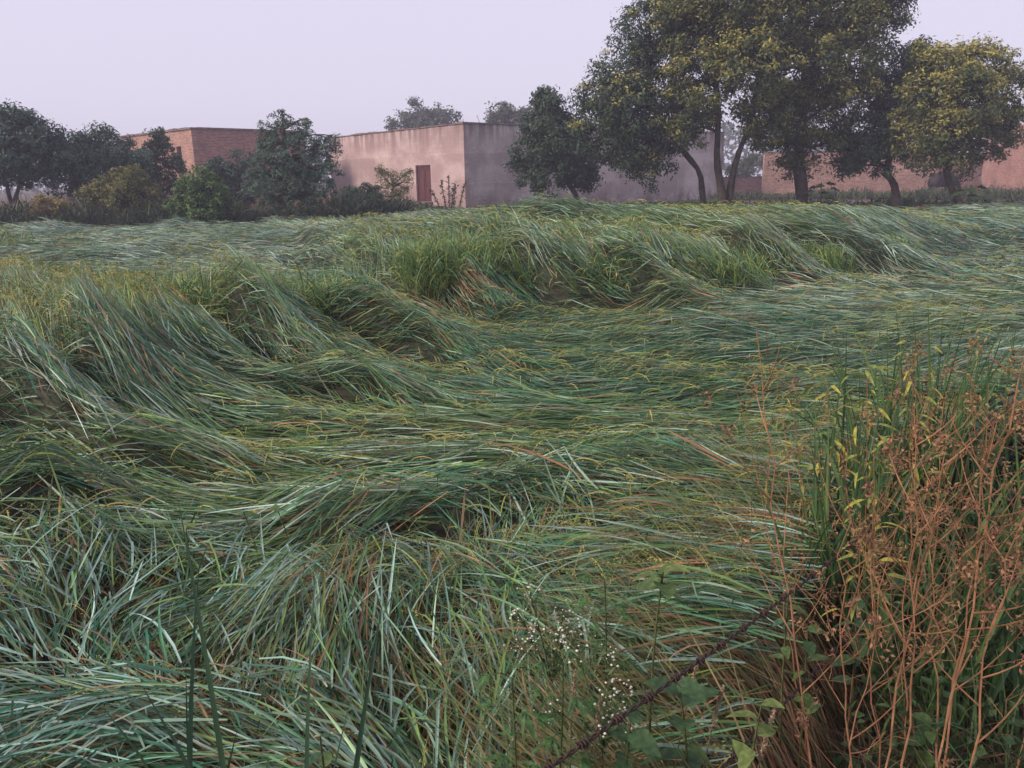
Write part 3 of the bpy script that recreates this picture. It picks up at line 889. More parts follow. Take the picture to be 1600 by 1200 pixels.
# ------------------------------------------------------------------ buffalo
def buffalo(loc, rz):
    e = empty('buffalo', loc, rz); tag(e, 'dark buffalo grazing by the brick wall behind the leaning trunk', 'buffalo')
    V = [(-0.95, 0, 1.08), (-0.55, 0, 1.10), (0.0, 0, 1.02), (0.5, 0, 1.08), (0.85, 0, 1.12), (1.15, 0, 0.98), (1.40, 0, 0.72), (1.55, 0, 0.42), (1.64, 0, 0.26)]
    Rr = [(0.28, 0.32), (0.42, 0.44), (0.50, 0.50), (0.45, 0.46), (0.33, 0.40), (0.22, 0.27), (0.15, 0.17), (0.12, 0.13), (0.09, 0.09)]
    E = [(i, i + 1) for i in range(8)]
    for sx, att, fx in ((-0.72, 1, -0.78), (0.62, 3, 0.62)):
        for sy in (-1, 1):
            i0 = len(V)
            if att == 1:
                V += [(-0.66, sy * 0.22, 0.85), (-0.58, sy * 0.22, 0.62), (-0.80, sy * 0.21, 0.40), (-0.78, sy * 0.21, 0.10), (-0.74, sy * 0.21, 0.02)]
                Rr += [(0.25, 0.25), (0.17, 0.17), (0.10, 0.10), (0.075, 0.075), (0.075, 0.065)]
            else:
                V += [(0.58, sy * 0.2, 0.82), (0.62, sy * 0.2, 0.62), (0.62, sy * 0.2, 0.38), (0.62, sy * 0.2, 0.10), (0.66, sy * 0.2, 0.02)]
                Rr += [(0.22, 0.22), (0.15, 0.15), (0.10, 0.10), (0.075, 0.075), (0.075, 0.065)]
            E.append((att, i0)); E += [(i0 + k, i0 + k + 1) for k in range(4)]
    me = bpy.data.meshes.new('body'); me.from_pydata(V, E, []); me.update()
    me.materials.append(M_HIDE)
    o = link('body', me, e)
    md = o.modifiers.new('skin', 'SKIN'); md.use_smooth_shade = True
    for i, r in enumerate(Rr): me.skin_vertices[0].data[i].radius = r
    me.skin_vertices[0].data[2].use_root = True
    o.modifiers.new('sub', 'SUBSURF').levels = 2
    o.modifiers['sub'].render_levels = 2
    for sy in (-1, 1):
        m2 = MB(); m2.tube(bez((1.36, sy * 0.10, 0.86), (1.30, sy * 0.45, 0.98), (0.98, sy * 0.36, 1.06), 7), np.linspace(0.05, 0.012, 7), 6); m2.build('horn', M_HORN, e, True)
        m2 = MB(); m2.flakes(np.array([(1.30, sy * 0.27, 0.76)]), np.array([(0.5, 0.1, 0.8)]), np.array([0.26]), np.array([0.13]), np.array([(0.03, 0.02, 0.02)]), 0.2); m2.build('ear', M_HIDE, e)
    m2 = MB(); m2.tube([(-1.12, 0, 1.18), (-1.22, 0.02, 0.95), (-1.2, 0.03, 0.5), (-1.21, 0.03, 0.38)], [0.035, 0.025, 0.02, 0.04], 6); m2.build('tail', M_HIDE, e, True)
    return e
p = P(1468, 305, 52); buffalo((p.x, p.y, 0.0), R_(8)).scale = (0.92, 0.92, 0.92)


# ------------------------------------------------------------------ rice crop
def foot_left(y):
    return np.interp(y, [0, 2.0, 3.2, 4.6, 6.5, 8.0, 10], [-3.2, -2.9, -2.3, -1.45, -1.0, -0.85, -0.8])


def in_field(x, y):
    ok = (y > 0.75) & (y < np.interp(x, [-30, -20, -10, -6, -3, 4, 8, 30], [31, 29, 27.5, 29.5, 36.5, 35.5, 30, 28]))
    right = np.interp(y, [0.7, 1.3, 2.0, 2.6, 3.2, 4.0, 4.6], [0.2, 0.47, 0.88, 1.2, 1.75, 3.6, 60])
    return ok & (x < right)


def mound_edge(y):
    return -1.15 - (np.maximum(y, 9.3) - 9.3) * 0.42 + 0.25 * (vnoise(y * 1.3, y * 0, 51) - 0.5)


# combed ridges of leaning plants: foot, bend, crest with their heights, then ridge height and width
def _rg(pts, h, wd):
    out = []
    for x, y, z in pts:
        g = G(x, y, z); out.append((g.x, g.y))
    return np.array(out), h, wd


RIDGES = [
    _rg([(840, 590, .28), (700, 512, .45), (600, 452, .70), (515, 418, .85)], 0.30, 0.26),
    _rg([(650, 620, .28), (500, 535, .50), (390, 455, .75), (335, 420, .85)], 0.34, 0.24),
    _rg([(290, 660, .30), (215, 615, .45), (150, 525, .72), (120, 470, .82)], 0.30, 0.22),
    _rg([(520, 728, .28), (330, 690, .36), (200, 640, .55), (90, 570, .72), (-20, 512, .82)], 0.34, 0.22),
    _rg([(330, 775, .28), (180, 752, .38), (80, 722, .50), (-60, 680, .65)], 0.26, 0.18),
    _rg([(740, 625, .26), (600, 582, .36), (440, 556, .48)], 0.22, 0.16),
    _rg([(470, 520, .4), (400, 470, .65), (330, 440, .8)], 0.16, 0.16),
    _rg([(1250, 484, .28), (1100, 440, .55), (985, 392, .80)], 0.30, 0.34),
    _rg([(1370, 452, .28), (1225, 398, .60), (1130, 366, .85)], 0.30, 0.40),
    _rg([(1060, 470, .28), (912, 428, .55), (780, 382, .85)], 0.30, 0.34),
    _rg([(1560, 434, .28), (1390, 396, .50), (1280, 366, .80)], 0.28, 0.45),
    _rg([(900, 480, .28), (800, 440, .60), (720, 385, .90)], 0.22, 0.30),
    _rg([(1000, 400, .45), (900, 372, .70), (820, 352, .90)], 0.22, 0.45),
    _rg([(600, 432, .28), (540, 395, .50), (480, 362, .75)], 0.25, 0.5),
]


def field(x, y):
    """height of the lodged canopy, fall direction (unit x, y), uprightness"""
    S_l = sstep((foot_left(y) - x) / 2.3) * (1 - sstep((y - 8.2) / 2.4)) * (0.45 + 0.55 * sstep((y - 3.0) / 3.0))
    yf = 8.9 + np.maximum(0, x - 2.4) * 0.72
    S_m = sstep((y - yf) / (0.75 + 0.20 * np.maximum(0, x + 1.0))) * sstep((x - mound_edge(y)) / 0.30)
    S_m = S_m * (1 - 0.45 * sstep((x - 4 - 0.25 * y) / 4))
    near = 1 - sstep((y - 2.6) / 0.7)
    c_, s_ = math.cos(R_(140)), math.sin(R_(140))
    ua = x * c_ + y * s_; ub = -x * s_ + y * c_
    S = np.maximum(S_l, S_m)
    H = 0.19 + 0.50 * S_l + (0.66 - 0.50 * sstep((y - 12.0) / 9)) * S_m
    H = H - 0.06 * np.exp(-((x + 0.2) / 1.4) ** 2 - ((y - 6.0) / 2.0) ** 2)
    # general run of the fall: along -x on the flat, swinging away up the banks
    ph = math.pi + R_(4) - R_(45) * sstep(S * 1.6) + R_(16) * (vnoise(x * 0.33, y * 0.33, 31) - 0.5) * 2
    dx, dy = np.cos(ph), np.sin(ph)
    # hand-read ridges
    for pts, h, wd in RIDGES:
        best = np.full(x.shape, 1e9); bs = np.zeros(x.shape); bt = np.zeros(x.shape); bdx = np.zeros(x.shape); bdy = np.zeros(x.shape)
        seg = np.diff(pts, axis=0); sl = np.linalg.norm(seg, axis=1); tot = sl.sum(); acc = 0
        for (p0, d, l) in zip(pts[:-1], seg, sl):
            t = np.clip(((x - p0[0]) * d[0] + (y - p0[1]) * d[1]) / (l * l), 0, 1)
            ex, ey = x - p0[0] - d[0] * t, y - p0[1] - d[1] * t
            q = np.hypot(ex, ey); m = q < best
            best = np.where(m, q, best); bt = np.where(m, (acc + t * l) / tot, bt)
            sg = d[0] * ey - d[1] * ex          # > 0: to the left of the run (towards the camera side)
            bs = np.where(m, np.sign(sg), bs); bdx = np.where(m, d[0] / l, bdx); bdy = np.where(m, d[1] / l, bdy)
            acc += l
        wl = np.where(bs > 0, wd * 0.45, wd * 0.95)
        prof = np.exp(-(best / wl) ** 1.25)
        along = sstep(bt * 1.25) * (1 - 0.35 * sstep((bt - 0.85) / 0.15))
        H = H + 1.4 * h * prof * along
        hol = np.where(bs > 0, np.exp(-((best - wd * 0.95) / (wd * 0.5)) ** 2), 0) * along
        H = H - 0.75 * h * hol
        wgt = np.exp(-(best / (wd * 1.9)) ** 2)
        dx = dx * (1 - wgt) + bdx * wgt; dy = dy * (1 - wgt) + bdy * wgt
    rs = vnoise(ua * 0.26 + 9, ub * 1.75, 61); rs = (1 - np.abs(2 * rs - 1)) ** 1.6
    H = H + S_l * (0.40 * rs - 0.15)
    rs2 = vnoise(ua * 0.30 + 2, ub * 1.15, 62); rs2 = (1 - np.abs(2 * rs2 - 1)) ** 1.6
    H = H + S_m * (0.36 * rs2 - 0.12) * (1 - sstep((y - 11) / 4))
    # procedural ridges on the far mound, rolls on the flat
    far = sstep((y - 10.5) / 3)
    r1 = vnoise(ua * 0.16 + 5, ub * 0.42, 33); r1 = 1 - np.abs(2 * r1 - 1)
    H = H + far * S_m * (0.46 * r1 ** 1.4 - 0.16) * (1 - 0.6 * sstep((y - 18) / 8))
    r3 = vnoise(x * 0.22 + 3, y * 0.30, 39); r3 = 1 - np.abs(2 * r3 - 1)
    H = H + far * (1 - S_m) * 0.28 * r3 ** 2
    r2 = vnoise(x * 0.45 + 0.5 * y, y * 1.9, 37); r2 = (1 - np.abs(2 * r2 - 1)) ** 1.5
    H = H + (1 - np.minimum(1, 1.5 * S)) * (0.15 * r2 - 0.03) * (1 - 0.5 * far)
    r4 = vnoise(ua * 1.1, ub * 4.2, 40); H = H + 0.055 * (1 - np.abs(2 * r4 - 1)) + 0.05 * (vnoise(ua * 2.2, ub * 10, 42) - 0.5)
    # the tangle nearest the camera
    H = H + near * (0.16 * vnoise(x * 2.1, y * 2.1, 38) + 0.02)
    tuft = np.exp(-(((x + 0.56) / 0.27) ** 2 + ((y - 2.40) / 0.20) ** 2)); H = H + 0.32 * tuft
    edge = sstep((x - 0.0) / 0.6) * (1 - sstep((y - 2.9) / 0.9)); H = H + 0.16 * edge
    fold = np.exp(-((y - 3.15 - 0.1 * np.sin(x * 2.5)) / 0.13) ** 2) * sstep((x + 1.1) / 0.3) * (1 - sstep((x - 0.7) / 0.4)); H = H + 0.20 * fold
    pit = np.exp(-(((x + 0.38) / 0.30) ** 2 + ((y - 2.93) / 0.10) ** 2)) + 0.8 * np.exp(-(((x + 0.75) / 0.25) ** 2 + ((y - 1.98) / 0.10) ** 2)) + 0.8 * np.exp(-(((x + 0.32) / 0.14) ** 2 + ((y - 1.9) / 0.12) ** 2))
    H = H - 0.32 * pit
    up = np.clip(sstep((S_l - 0.62) / 0.3) * 0.9, 0, 1) + sstep((S_m - 0.55) / 0.4) * 0.5 * (1 - 0.6 * far)
    cliff = np.exp(-((x - mound_edge(y) - 0.25) / 0.35) ** 2) * sstep((y - 9.0) / 0.4) * (1 - sstep((y - 13) / 4))
    up = np.clip(up + cliff, 0, 1)
    return np.maximum(H, 0.05), dx, dy, up, near, tuft, edge, ua, ub, np.clip(pit, 0, 1), cliff


leaf_b = MB(); pan_b = MB(); straw_b = MB()
LEAF_A = np.array((0.027, 0.126, 0.074)); LEAF_B = np.array((0.178, 0.252, 0.046)); LEAF_D = np.array((0.33, 0.19, 0.10)); LEAF_P = np.array((0.29, 0.39, 0.32))
PAN_A = np.array((0.23, 0.27, 0.062)); PAN_B = np.array((0.42, 0.38, 0.12))


def rice_zone(y0, y1, dens, K, wmul, margin, npan, grains, nstem, seed, vee=0.0, lmul=1.0):
    r = np.random.default_rng(seed)
    half = y1 * 0.70 + margin

    def scatter(d):
        n = int(2 * half * (y1 - y0) * d)
        x = r.uniform(-half, half, n); y = r.uniform(y0, y1, n)
        k = (np.abs(x) < y * 0.70 + margin) & in_field(x, y)
        return x[k], y[k]

    def lay(x, y, depth, ph_sig, el_sig):
        H, dx, dy, up, near, tuft, edge, ua, ub, pit, cliff = field(x, y)
        n = len(x)
        # strands: neighbours share their swing
        s1 = vnoise(ua * 1.3, ub * 7.0, 44) - 0.5; s2 = vnoise(ua * 0.7, ub * 1.6, 46) - 0.5
        az = np.arctan2(dy, dx) + R_(20) * s1 + R_(34) * s2 + r.normal(0, ph_sig, n) * (1 + 0.8 * up)
        az = az + near * (1 - edge) * R_(165) * (vnoise(x * 1.7, y * 1.7, 32) - 0.5) * 2 + near * (1 - 0.7 * edge) * r.normal(0, R_(23), n)
        ta = np.arctan2(y - 2.46, x + 0.60)
        az = np.where(tuft > 0.35, ta + r.normal(0, R_(20), n), az)
        e = 0.05
        hx = field(x + np.cos(az) * e, y + np.sin(az) * e)[0]
        L2 = 0.32
        hf = field(x + np.cos(az) * L2, y + np.sin(az) * L2)[0]
        slope = np.clip(np.arctan2(hx - H, e), -0.6, 0.8); slope2 = np.clip(np.arctan2(hf - hx, L2 - e), -0.7, 0.9)
        e0 = 0.5 * slope + 0.5 * slope2 + r.normal(R_(3), el_sig, n) + up * R_(44) + R_(10) * s1 + near * np.abs(r.normal(0, R_(8), n)) + tuft * R_(62)
        e1 = slope2 + r.normal(R_(-4), el_sig, n) + up * R_(22) * r.normal(0.6, 1.0, n) - near * R_(6) - tuft * r.uniform(R_(0), R_(50), n)
        z = H - depth * r.uniform(0, 1, n) ** 1.1 - 0.26 * up - 0.22 * tuft
        p = np.column_stack([x, y, np.maximum(z, 0.01)])
        return p, az, e0, e1, up, near, tuft, edge, pit, cliff

    # leaves lying on the canopy
    x, y = scatter(dens)
    p, az, e0, e1, up, near, tuft, edge, pit, cliff = lay(x, y, 0.17, R_(7.5), R_(6))
    k = r.uniform(0, 1, len(x)) > pit * 0.9
    p, az, e0, e1, up, near, tuft, edge, x, y, cliff = (a[k] for a in (p, az, e0, e1, up, near, tuft, edge, x, y, cliff))
    n = len(x)
    LL = r.uniform(0.24, 0.52, n) * (1 + 0.12 * up) * (1 - 0.16 * near) * lmul
    W = r.uniform(0.0045, 0.0095, n) * wmul * (1 + 0.15 * near)
    tt = np.clip(0.20 + 0.55 * (vnoise(x * 0.7, y * 0.7, 41) - 0.5) + 0.42 * up * (1 - near) + r.normal(0, 0.24, n), 0, 1)[:, None]
    col = LEAF_A + (LEAF_B - LEAF_A) * tt
    silv = np.maximum(sstep((x - 1.0) / 3.0) * sstep((y - 4.5) / 2.0), 1.3 * sstep((-x - 1.5) / 2.5) * sstep((y - 10.5) / 2)) * (1 - up)
    pale = ((r.uniform(0, 1, n) < 0.30 + 0.16 * near + 0.38 * silv) * r.uniform(0.3, 1.0, n) * (0.55 + 0.9 * vnoise(x * 0.5, y * 0.8, 47)))[:, None].clip(0, 1)
    pc = LEAF_P + (np.array((0.22, 0.36, 0.33)) - LEAF_P) * (0.8 * near)[:, None]
    col = col * (1 - pale) + pc * pale
    col = col * np.exp(r.normal(-0.03, 0.36, (n, 1))).clip(0.4, 1.9)
    dryp = 0.45 * np.exp(-((x + 0.3) / 0.9) ** 2 - ((y - 9.0) / 0.22) ** 2) + 0.35 * np.exp(-((x - 5.6) / 0.9) ** 2 - ((y - 10.0) / 0.22) ** 2) + 0.35 * np.exp(-((x + 0.35) / 0.5) ** 2 - ((y - 4.2) / 0.10) ** 2) + 0.030 + 0.05 * (vnoise(x * 1.3, y * 1.3, 48) > 0.72) + 0.05 * edge
    dry = (r.uniform(0, 1, n) < dryp)[:, None]
    col = np.where(dry, LEAF_D * r.uniform(0.6, 1.1, (n, 1)), col)
    tip = np.where((r.uniform(0, 1, n) < 0.08)[:, None], LEAF_D * 0.9, col)
    kk = (r.uniform(0, 1, n) < 0.10 + 0.16 * near).astype(float)
    leaf_b.blades(p, az, r.normal(0, R_(9), n) * (1 + near), e0, e1, LL, W, r.normal(0, R_(34), n), r.normal(0, R_(30), n), K, col, 1.3, 0.015, vee, col_tip=tip,
                  kink=-kk * r.uniform(R_(20), R_(95), n), kaz=kk * r.normal(0, R_(50), n))
    # stems and dead leaves below them
    x, y = scatter(nstem)
    p, az, e0, e1, up, near, tuft, edge, pit, cliff = lay(x, y, 0.20, R_(8), R_(6))
    n = len(x); p[:, 2] = np.maximum(p[:, 2] - 0.10 - 0.3 * cliff * r.uniform(0, 1, n), 0.01)
    e0 = e0 + cliff * R_(25) + edge * R_(12)
    c = np.array((0.25, 0.14, 0.08)) + (np.array((0.12, 0.14, 0.05)) - np.array((0.25, 0.14, 0.08))) * np.clip(r.uniform(-0.2, 1, (n, 1)) + 0.35 - 0.15 * edge[:, None] - 0.2 * near[:, None], 0, 1)
    straw_b.blades(p, az, r.normal(0, R_(8), n), e0, e1 * 0.6, r.uniform(0.4, 0.75, n), r.uniform(0.003, 0.0055, n) * wmul, r.uniform(-.8, .8, n), np.zeros(n), max(2, K - 2), c, 1.0, base_w=1.0)
    # ears
    x, y = scatter(npan)
    fl_ = field(x, y); k = r.uniform(0, 1, len(x)) < 0.15 + 0.5 * fl_[3] + 0.75 * sstep((vnoise(x * 0.9, y * 1.2, 43) - 0.42) / 0.4); x, y = x[k], y[k]
    p, az, e0, e1, up, near, tuft, edge, pit, cliff = lay(x, y, 0.02, R_(38), R_(8))
    M = len(x)
    if M == 0: return
    p[:, 2] += 0.015 + 0.30 * up
    a0 = np.maximum(e0 * 0.6, 0) + r.uniform(R_(18), R_(52), M); a1 = -r.uniform(R_(45), R_(100), M) * (0.75 + 0.35 * up)
    LP = r.uniform(0.15, 0.25, M)
    gc = PAN_A + (PAN_B - PAN_A) * r.uniform(0, 1, (M, 1)) ** 1.4
    if grains == 0:
        gc = gc * np.array((0.72, 0.80, 0.85))
        pan_b.blades(p, az, np.zeros(M), a0, a1, LP, np.full(M, 0.009 * wmul), r.uniform(-1, 1, M), np.zeros(M), 3, gc, 1.0, 0.04)
        return
    KP = 5
    pts, _ = pan_b.blades(p, az, np.zeros(M), a0, a1, LP, np.full(M, 0.0024 * wmul if grains > 30 else 0.0058 * wmul), r.uniform(-1, 1, M), np.zeros(M), KP, gc * 0.85, 1.0, 0.04)
    pts = np.stack(pts, 1); g = grains
    t = r.uniform(0.12, 1, (M, g)) * KP * 0.999; i = t.astype(int); fr = (t - i)[:, :, None]; ar = np.arange(M)[:, None]
    a_ = pts[ar, i]; b2 = pts[ar, i + 1]
    dv_ = (b2 - a_); dv_ /= np.linalg.norm(dv_, axis=2)[:, :, None] + 1e-9
    off = r.normal(size=(M, g, 3)) * 0.0075 * (1.15 - t / KP)[:, :, None]; off[:, :, 2] -= 0.004
    pos = (a_ + (b2 - a_) * fr + off).reshape(-1, 3); dv_ = (dv_ + r.normal(size=(M, g, 3)) * 0.3 + (0, 0, -0.35)).reshape(-1, 3)
    dv_ /= np.linalg.norm(dv_, axis=1)[:, None]
    big = 1.0 if g > 30 else 1.35
    Q = M * g; gl = r.uniform(0.007, 0.010, Q) * big; gw = gl * 0.38
    sv = np.cross(dv_, r.normal(size=(Q, 3))); sv /= np.linalg.norm(sv, axis=1)[:, None] + 1e-9
    v = np.empty((Q, 4, 3)); v[:, 0] = pos - dv_ * (gl / 2)[:, None]; v[:, 2] = pos + dv_ * (gl / 2)[:, None]
    v[:, 1] = pos + sv * (gw / 2)[:, None]; v[:, 3] = pos - sv * (gw / 2)[:, None]
    pan_b.add(v.reshape(-1, 3), np.arange(Q * 4).reshape(Q, 4), None, np.repeat(np.repeat(gc, g, axis=0) * r.uniform(0.75, 1.2, (Q, 1)), 4, axis=0))


# near to far: leaves per square metre fall and widths grow as single leaves stop being visible
rice_zone(0.75, 2.9, 1300, 5, 0.88, 0.9, 95, 34, 900, 101, vee=0.25)
rice_zone(2.9, 5.2, 1550, 4, 1.0, 0.9, 200, 14, 380, 102)
rice_zone(5.2, 9.0, 1250, 3, 1.1, 1.1, 200, 6, 190, 103)
rice_zone(9.0, 14.0, 600, 3, 1.45, 1.3, 95, 0, 60, 104)
rice_zone(14.0, 22.0, 280, 2, 2.1, 1.8, 34, 0, 15, 105, lmul=1.1)
rice_zone(22.0, 37.0, 95, 2, 3.1, 2.0, 9, 0, 5, 106, lmul=1.25)
# clumps left standing, their feet bare: the end of the mound and scattered ones
def stand(cx, cy, sx, sy, n, h, seed, lean=R_(100), wm=1.2):
    wm = wm * 0.85
    r = np.random.default_rng(seed)
    x = cx + r.uniform(-1, 1, n) * sx; y = cy + r.uniform(-1, 1, n) * sy
    L = h * r.uniform(0.7, 1.0, n); az = lean + r.normal(0, 0.7, n); a0 = R_(80) + r.normal(0, R_(6), n); a1 = R_(62) + r.normal(0, R_(10), n)
    lo = np.array((0.20, 0.11, 0.06)); hi = np.array((0.11, 0.145, 0.045))
    pts, _ = straw_b.blades(np.column_stack([x, y, np.zeros(n)]), az, r.normal(0, .1, n), a0, a1, L, np.full(n, 0.006 * wm), r.uniform(-1, 1, n), np.zeros(n), 4, lo + (hi - lo) * r.uniform(0, .5, (n, 1)), 1.0, base_w=1, col_tip=np.tile(hi, (n, 1)))
    pts = np.stack(pts, 1)
    for f in (1.3, 2.0, 2.7, 3.4):
        i = int(f); p = pts[:, i] + (pts[:, i + 1] - pts[:, i]) * (f - i)
        t = np.clip(r.normal(0.6, 0.3, (n, 1)), 0, 1)
        leaf_b.blades(p, az + r.normal(0, 1.0, n), r.normal(0, .3, n), R_(68) + r.normal(0, R_(12), n), R_(15) + r.normal(0, R_(35), n), r.uniform(.3, .52, n), r.uniform(.008, .012, n) * wm, r.normal(0, .7, n), r.normal(0, .5, n), 4, LEAF_A + (LEAF_B - LEAF_A) * t)
    k = n // 3; gc = PAN_A + (PAN_B - PAN_A) * r.uniform(0, 1, (k, 1))
    pan_b.blades(pts[:k, 4], az[:k] + r.normal(0, .8, k), np.zeros(k), R_(50) + r.normal(0, .2, k), -R_(75) + r.normal(0, .2, k), r.uniform(.17, .26, k), np.full(k, 0.010 * wm), r.uniform(-1, 1, k), np.zeros(k), 4, gc, 1.0)
stand(-0.75, 9.5, 0.45, 0.32, 620, 0.90, 201)
stand(-0.35, 10.3, 0.85, 0.5, 520, 0.92, 202)
stand(0.5, 9.75, 0.6, 0.35, 320, 0.66, 203, R_(130))
for i_ in range(7):
    xx = 1.3 + i_ * 0.75
    stand(xx, 9.6 + max(0, xx - 2.4) * 0.72 + 0.35 * (i_ % 2), 0.5, 0.35, 200, 0.62, 210 + i_, R_(140), 1.3)
stand(-11.2, 16.0, 0.9, 1.2, 220, 0.8, 205, R_(150), 1.6)
stand(-4.2, 7.6, 1.6, 0.5, 620, 0.72, 206, R_(125), 1.1)
stand(-2.4, 7.9, 0.9, 0.45, 330, 0.70, 207, R_(125), 1.1)
# bare lower stems showing along the field edge, all leaning into the field
ne = 2600
r_ = np.random.default_rng(77)
ey = r_.uniform(1.1, 3.3, ne)
ex = np.interp(ey, [0.7, 1.3, 2.0, 2.6, 3.2, 4.0], [0.2, 0.47, 0.88, 1.2, 1.75, 3.6]) + 0.14 - 0.42 * r_.uniform(0, 1, ne) ** 1.6
tcol = np.clip(r_.uniform(-0.3, 1.1, (ne, 1)), 0, 1)
straw_b.blades(np.column_stack([ex, ey, np.zeros(ne)]), math.pi - R_(28) + r_.normal(0, R_(17), ne), r_.normal(0, R_(10), ne), R_(58) + r_.normal(0, R_(13), ne), R_(22) + r_.normal(0, R_(14), ne),
               r_.uniform(0.45, 0.95, ne), r_.uniform(0.0028, 0.006, ne), r_.uniform(-.9, .9, ne), r_.normal(0, .5, ne), 5,
               np.array((0.33, 0.17, 0.10)) * (1 - tcol) + np.array((0.12, 0.16, 0.06)) * tcol, 1.0, base_w=0.9, col_tip=np.array((0.12, 0.19, 0.07)) * r_.uniform(.7, 1.2, (ne, 1)))
# dead straw sheet under the canopy, coloured dark for the shade between leaves
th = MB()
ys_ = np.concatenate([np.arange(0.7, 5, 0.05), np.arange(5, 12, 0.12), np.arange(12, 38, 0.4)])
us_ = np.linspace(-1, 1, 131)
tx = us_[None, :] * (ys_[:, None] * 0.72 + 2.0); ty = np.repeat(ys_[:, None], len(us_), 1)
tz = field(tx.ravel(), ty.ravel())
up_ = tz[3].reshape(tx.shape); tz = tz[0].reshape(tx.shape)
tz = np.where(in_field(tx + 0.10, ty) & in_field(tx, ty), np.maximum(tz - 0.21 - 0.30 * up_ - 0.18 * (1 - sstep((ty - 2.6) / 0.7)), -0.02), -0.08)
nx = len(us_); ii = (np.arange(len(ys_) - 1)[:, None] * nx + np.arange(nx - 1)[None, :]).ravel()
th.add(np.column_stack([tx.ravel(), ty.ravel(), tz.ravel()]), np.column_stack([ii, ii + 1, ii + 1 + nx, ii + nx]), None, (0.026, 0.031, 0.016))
crop = leaf_b.build('rice_crop', M_RICE)
tag(crop, 'wind-flattened green rice crop swirling across the whole field', 'rice', kind='stuff')
tag(pan_b.build('panicles', M_PAN, crop), 'drooping yellow green rice ears', kind='stuff')
tag(straw_b.build('stems', M_STRAW, crop), 'straw coloured rice stems', kind='stuff')
tag(th.build('shade_thatch', M_STRAW, crop, True), 'dead straw sheet under the leaves, coloured dark for the shaded gaps', kind='stuff')
# ------------------------------------------------------------------ weeds on the bund (near right) and by the fence
def ovate(name, L, Wd, col, serr=0.0, curl=0.25, mat=None, n=7):
    """a pointed leaf lying along +x from the origin, folded a little at its midrib"""
    m2 = MB(); v = []; q = []
    for i in range(n + 1):
        f = i / n
        hw = Wd * 0.5 * (math.sin(math.pi * min(1, f ** 0.75)) ** 0.85) * (1 + (serr if i % 2 else -serr)) + 0.0006
        z = -curl * L * f * f
        v += [(L * f, hw, z + hw * 0.28), (L * f, 0, z), (L * f, -hw, z + hw * 0.28)]
    for i in range(n):
        a = i * 3
        q += [(a, a + 1, a + 4, a + 3), (a + 1, a + 2, a + 5, a + 4)]
    m2.add(v, q, None, col)
    return m2.mesh(name, mat or M_WEED, True)


LEAFS = [ovate('leaf', 0.085, 0.05, (0.075, 0.13, 0.04), 0.05, 0.3), ovate('leaf', 0.10, 0.062, (0.045, 0.095, 0.038), 0.06, 0.35),
         ovate('leaf', 0.07, 0.036, (0.05, 0.11, 0.055), 0.0, 0.15), ovate('leaf', 0.075, 0.045, (0.12, 0.17, 0.05), 0.05, 0.45)]
HEMP = ovate('leaflet', 0.075, 0.013, (0.05, 0.125, 0.035), 0.12, 0.35)
NARROW = ovate('leaf', 0.085, 0.015, (0.34, 0.32, 0.06), 0.0, 0.5, n=5)
NARROW2 = ovate('leaf', 0.075, 0.014, (0.19, 0.24, 0.055), 0.0, 0.4, n=5)


def place_leaf(me, name, parent, loc, az, pitch, roll, sc):
    o2 = link(name, me, parent)
    o2.location = loc
    o2.rotation_euler = Euler((roll, -pitch, az))
    o2.scale = (sc, sc, sc)
    return o2


def broadleaf(base, top, label, seed, nl=9, variants=(0, 1), size=1.0, start=0.35):
    r = random.Random(seed)
    e = empty('broadleaf_weed', base); tag(e, label, 'weed', 'leafy weeds by the fence')
    b0 = Vector(base); t = Vector(top) - b0
    pts = bez((0, 0, 0), t * 0.5 + Vector((r.uniform(-.05, .05), r.uniform(-.05, .05), 0.03)), t, 8)
    m2 = MB(); m2.tube(pts, np.linspace(0.004, 0.002, 8), 5, c=(0.11, 0.12, 0.05)); m2.build('stem', M_WEED, e)
    for k in range(nl):
        f = start + (1 - start) * (k + 1) / nl
        j = f * 7; i = min(6, int(j)); p_ = pts[i] + (pts[i + 1] - pts[i]) * (j - i)
        az = k * 2.4 + r.uniform(-.4, .4)
        place_leaf(LEAFS[r.choice(variants)], 'leaf', e, p_, az, R_(r.uniform(-15, 40)), R_(r.uniform(-20, 20)), size * r.uniform(0.75, 1.2) * (1.15 - 0.45 * f))
    return e


def GY(px, y, z=0.0):
    """ground point in photo column px, y metres away"""
    r = ray(px, 1000); return Vector((r.x / r.y * y, y, z))


# broad-leaved weeds
broadleaf(GY(1040, 1.5), P(1036, 893, 1.42), 'tall soft leafy weed standing alone over the leaning rice stems', 1, 6, (0, 3), 1.15, 0.93)
broadleaf(GY(1085, 1.45), P(1060, 1065, 1.35), 'leafy weed with rounded leaves below the fence wire beside a seed spike', 2, 11, (1, 1, 0), 1.0)
broadleaf(GY(1190, 1.35), P(1190, 1100, 1.25), 'pale green leafy weed at the bottom beside the lower wire', 3, 11, (0, 3), 1.0)
broadleaf(GY(1240, 1.75), P(1232, 925, 1.66), 'small leafy sprig beside the upper wire', 4, 7, (0, 2), 0.75, 0.6)
broadleaf(GY(1270, 1.7), P(1262, 985, 1.6), 'leafy sprig under the upper wire beside the dark hollow', 5, 9, (0, 1), 0.8, 0.5)
broadleaf(GY(1345, 2.0), P(1335, 955, 1.9), 'dark leafy weed behind the leftmost orange dry stalk', 6, 12, (1, 2), 0.95, 0.3)
broadleaf(GY(1450, 1.85), P(1458, 1130, 1.7), 'low leafy weed at the foot of the dry stalks', 7, 10, (1, 0), 0.8)
broadleaf(GY(1400, 2.1), P(1408, 900, 2.05), 'dark leafy weed among the middle dry stalks', 8, 14, (1, 2), 0.9, 0.3)
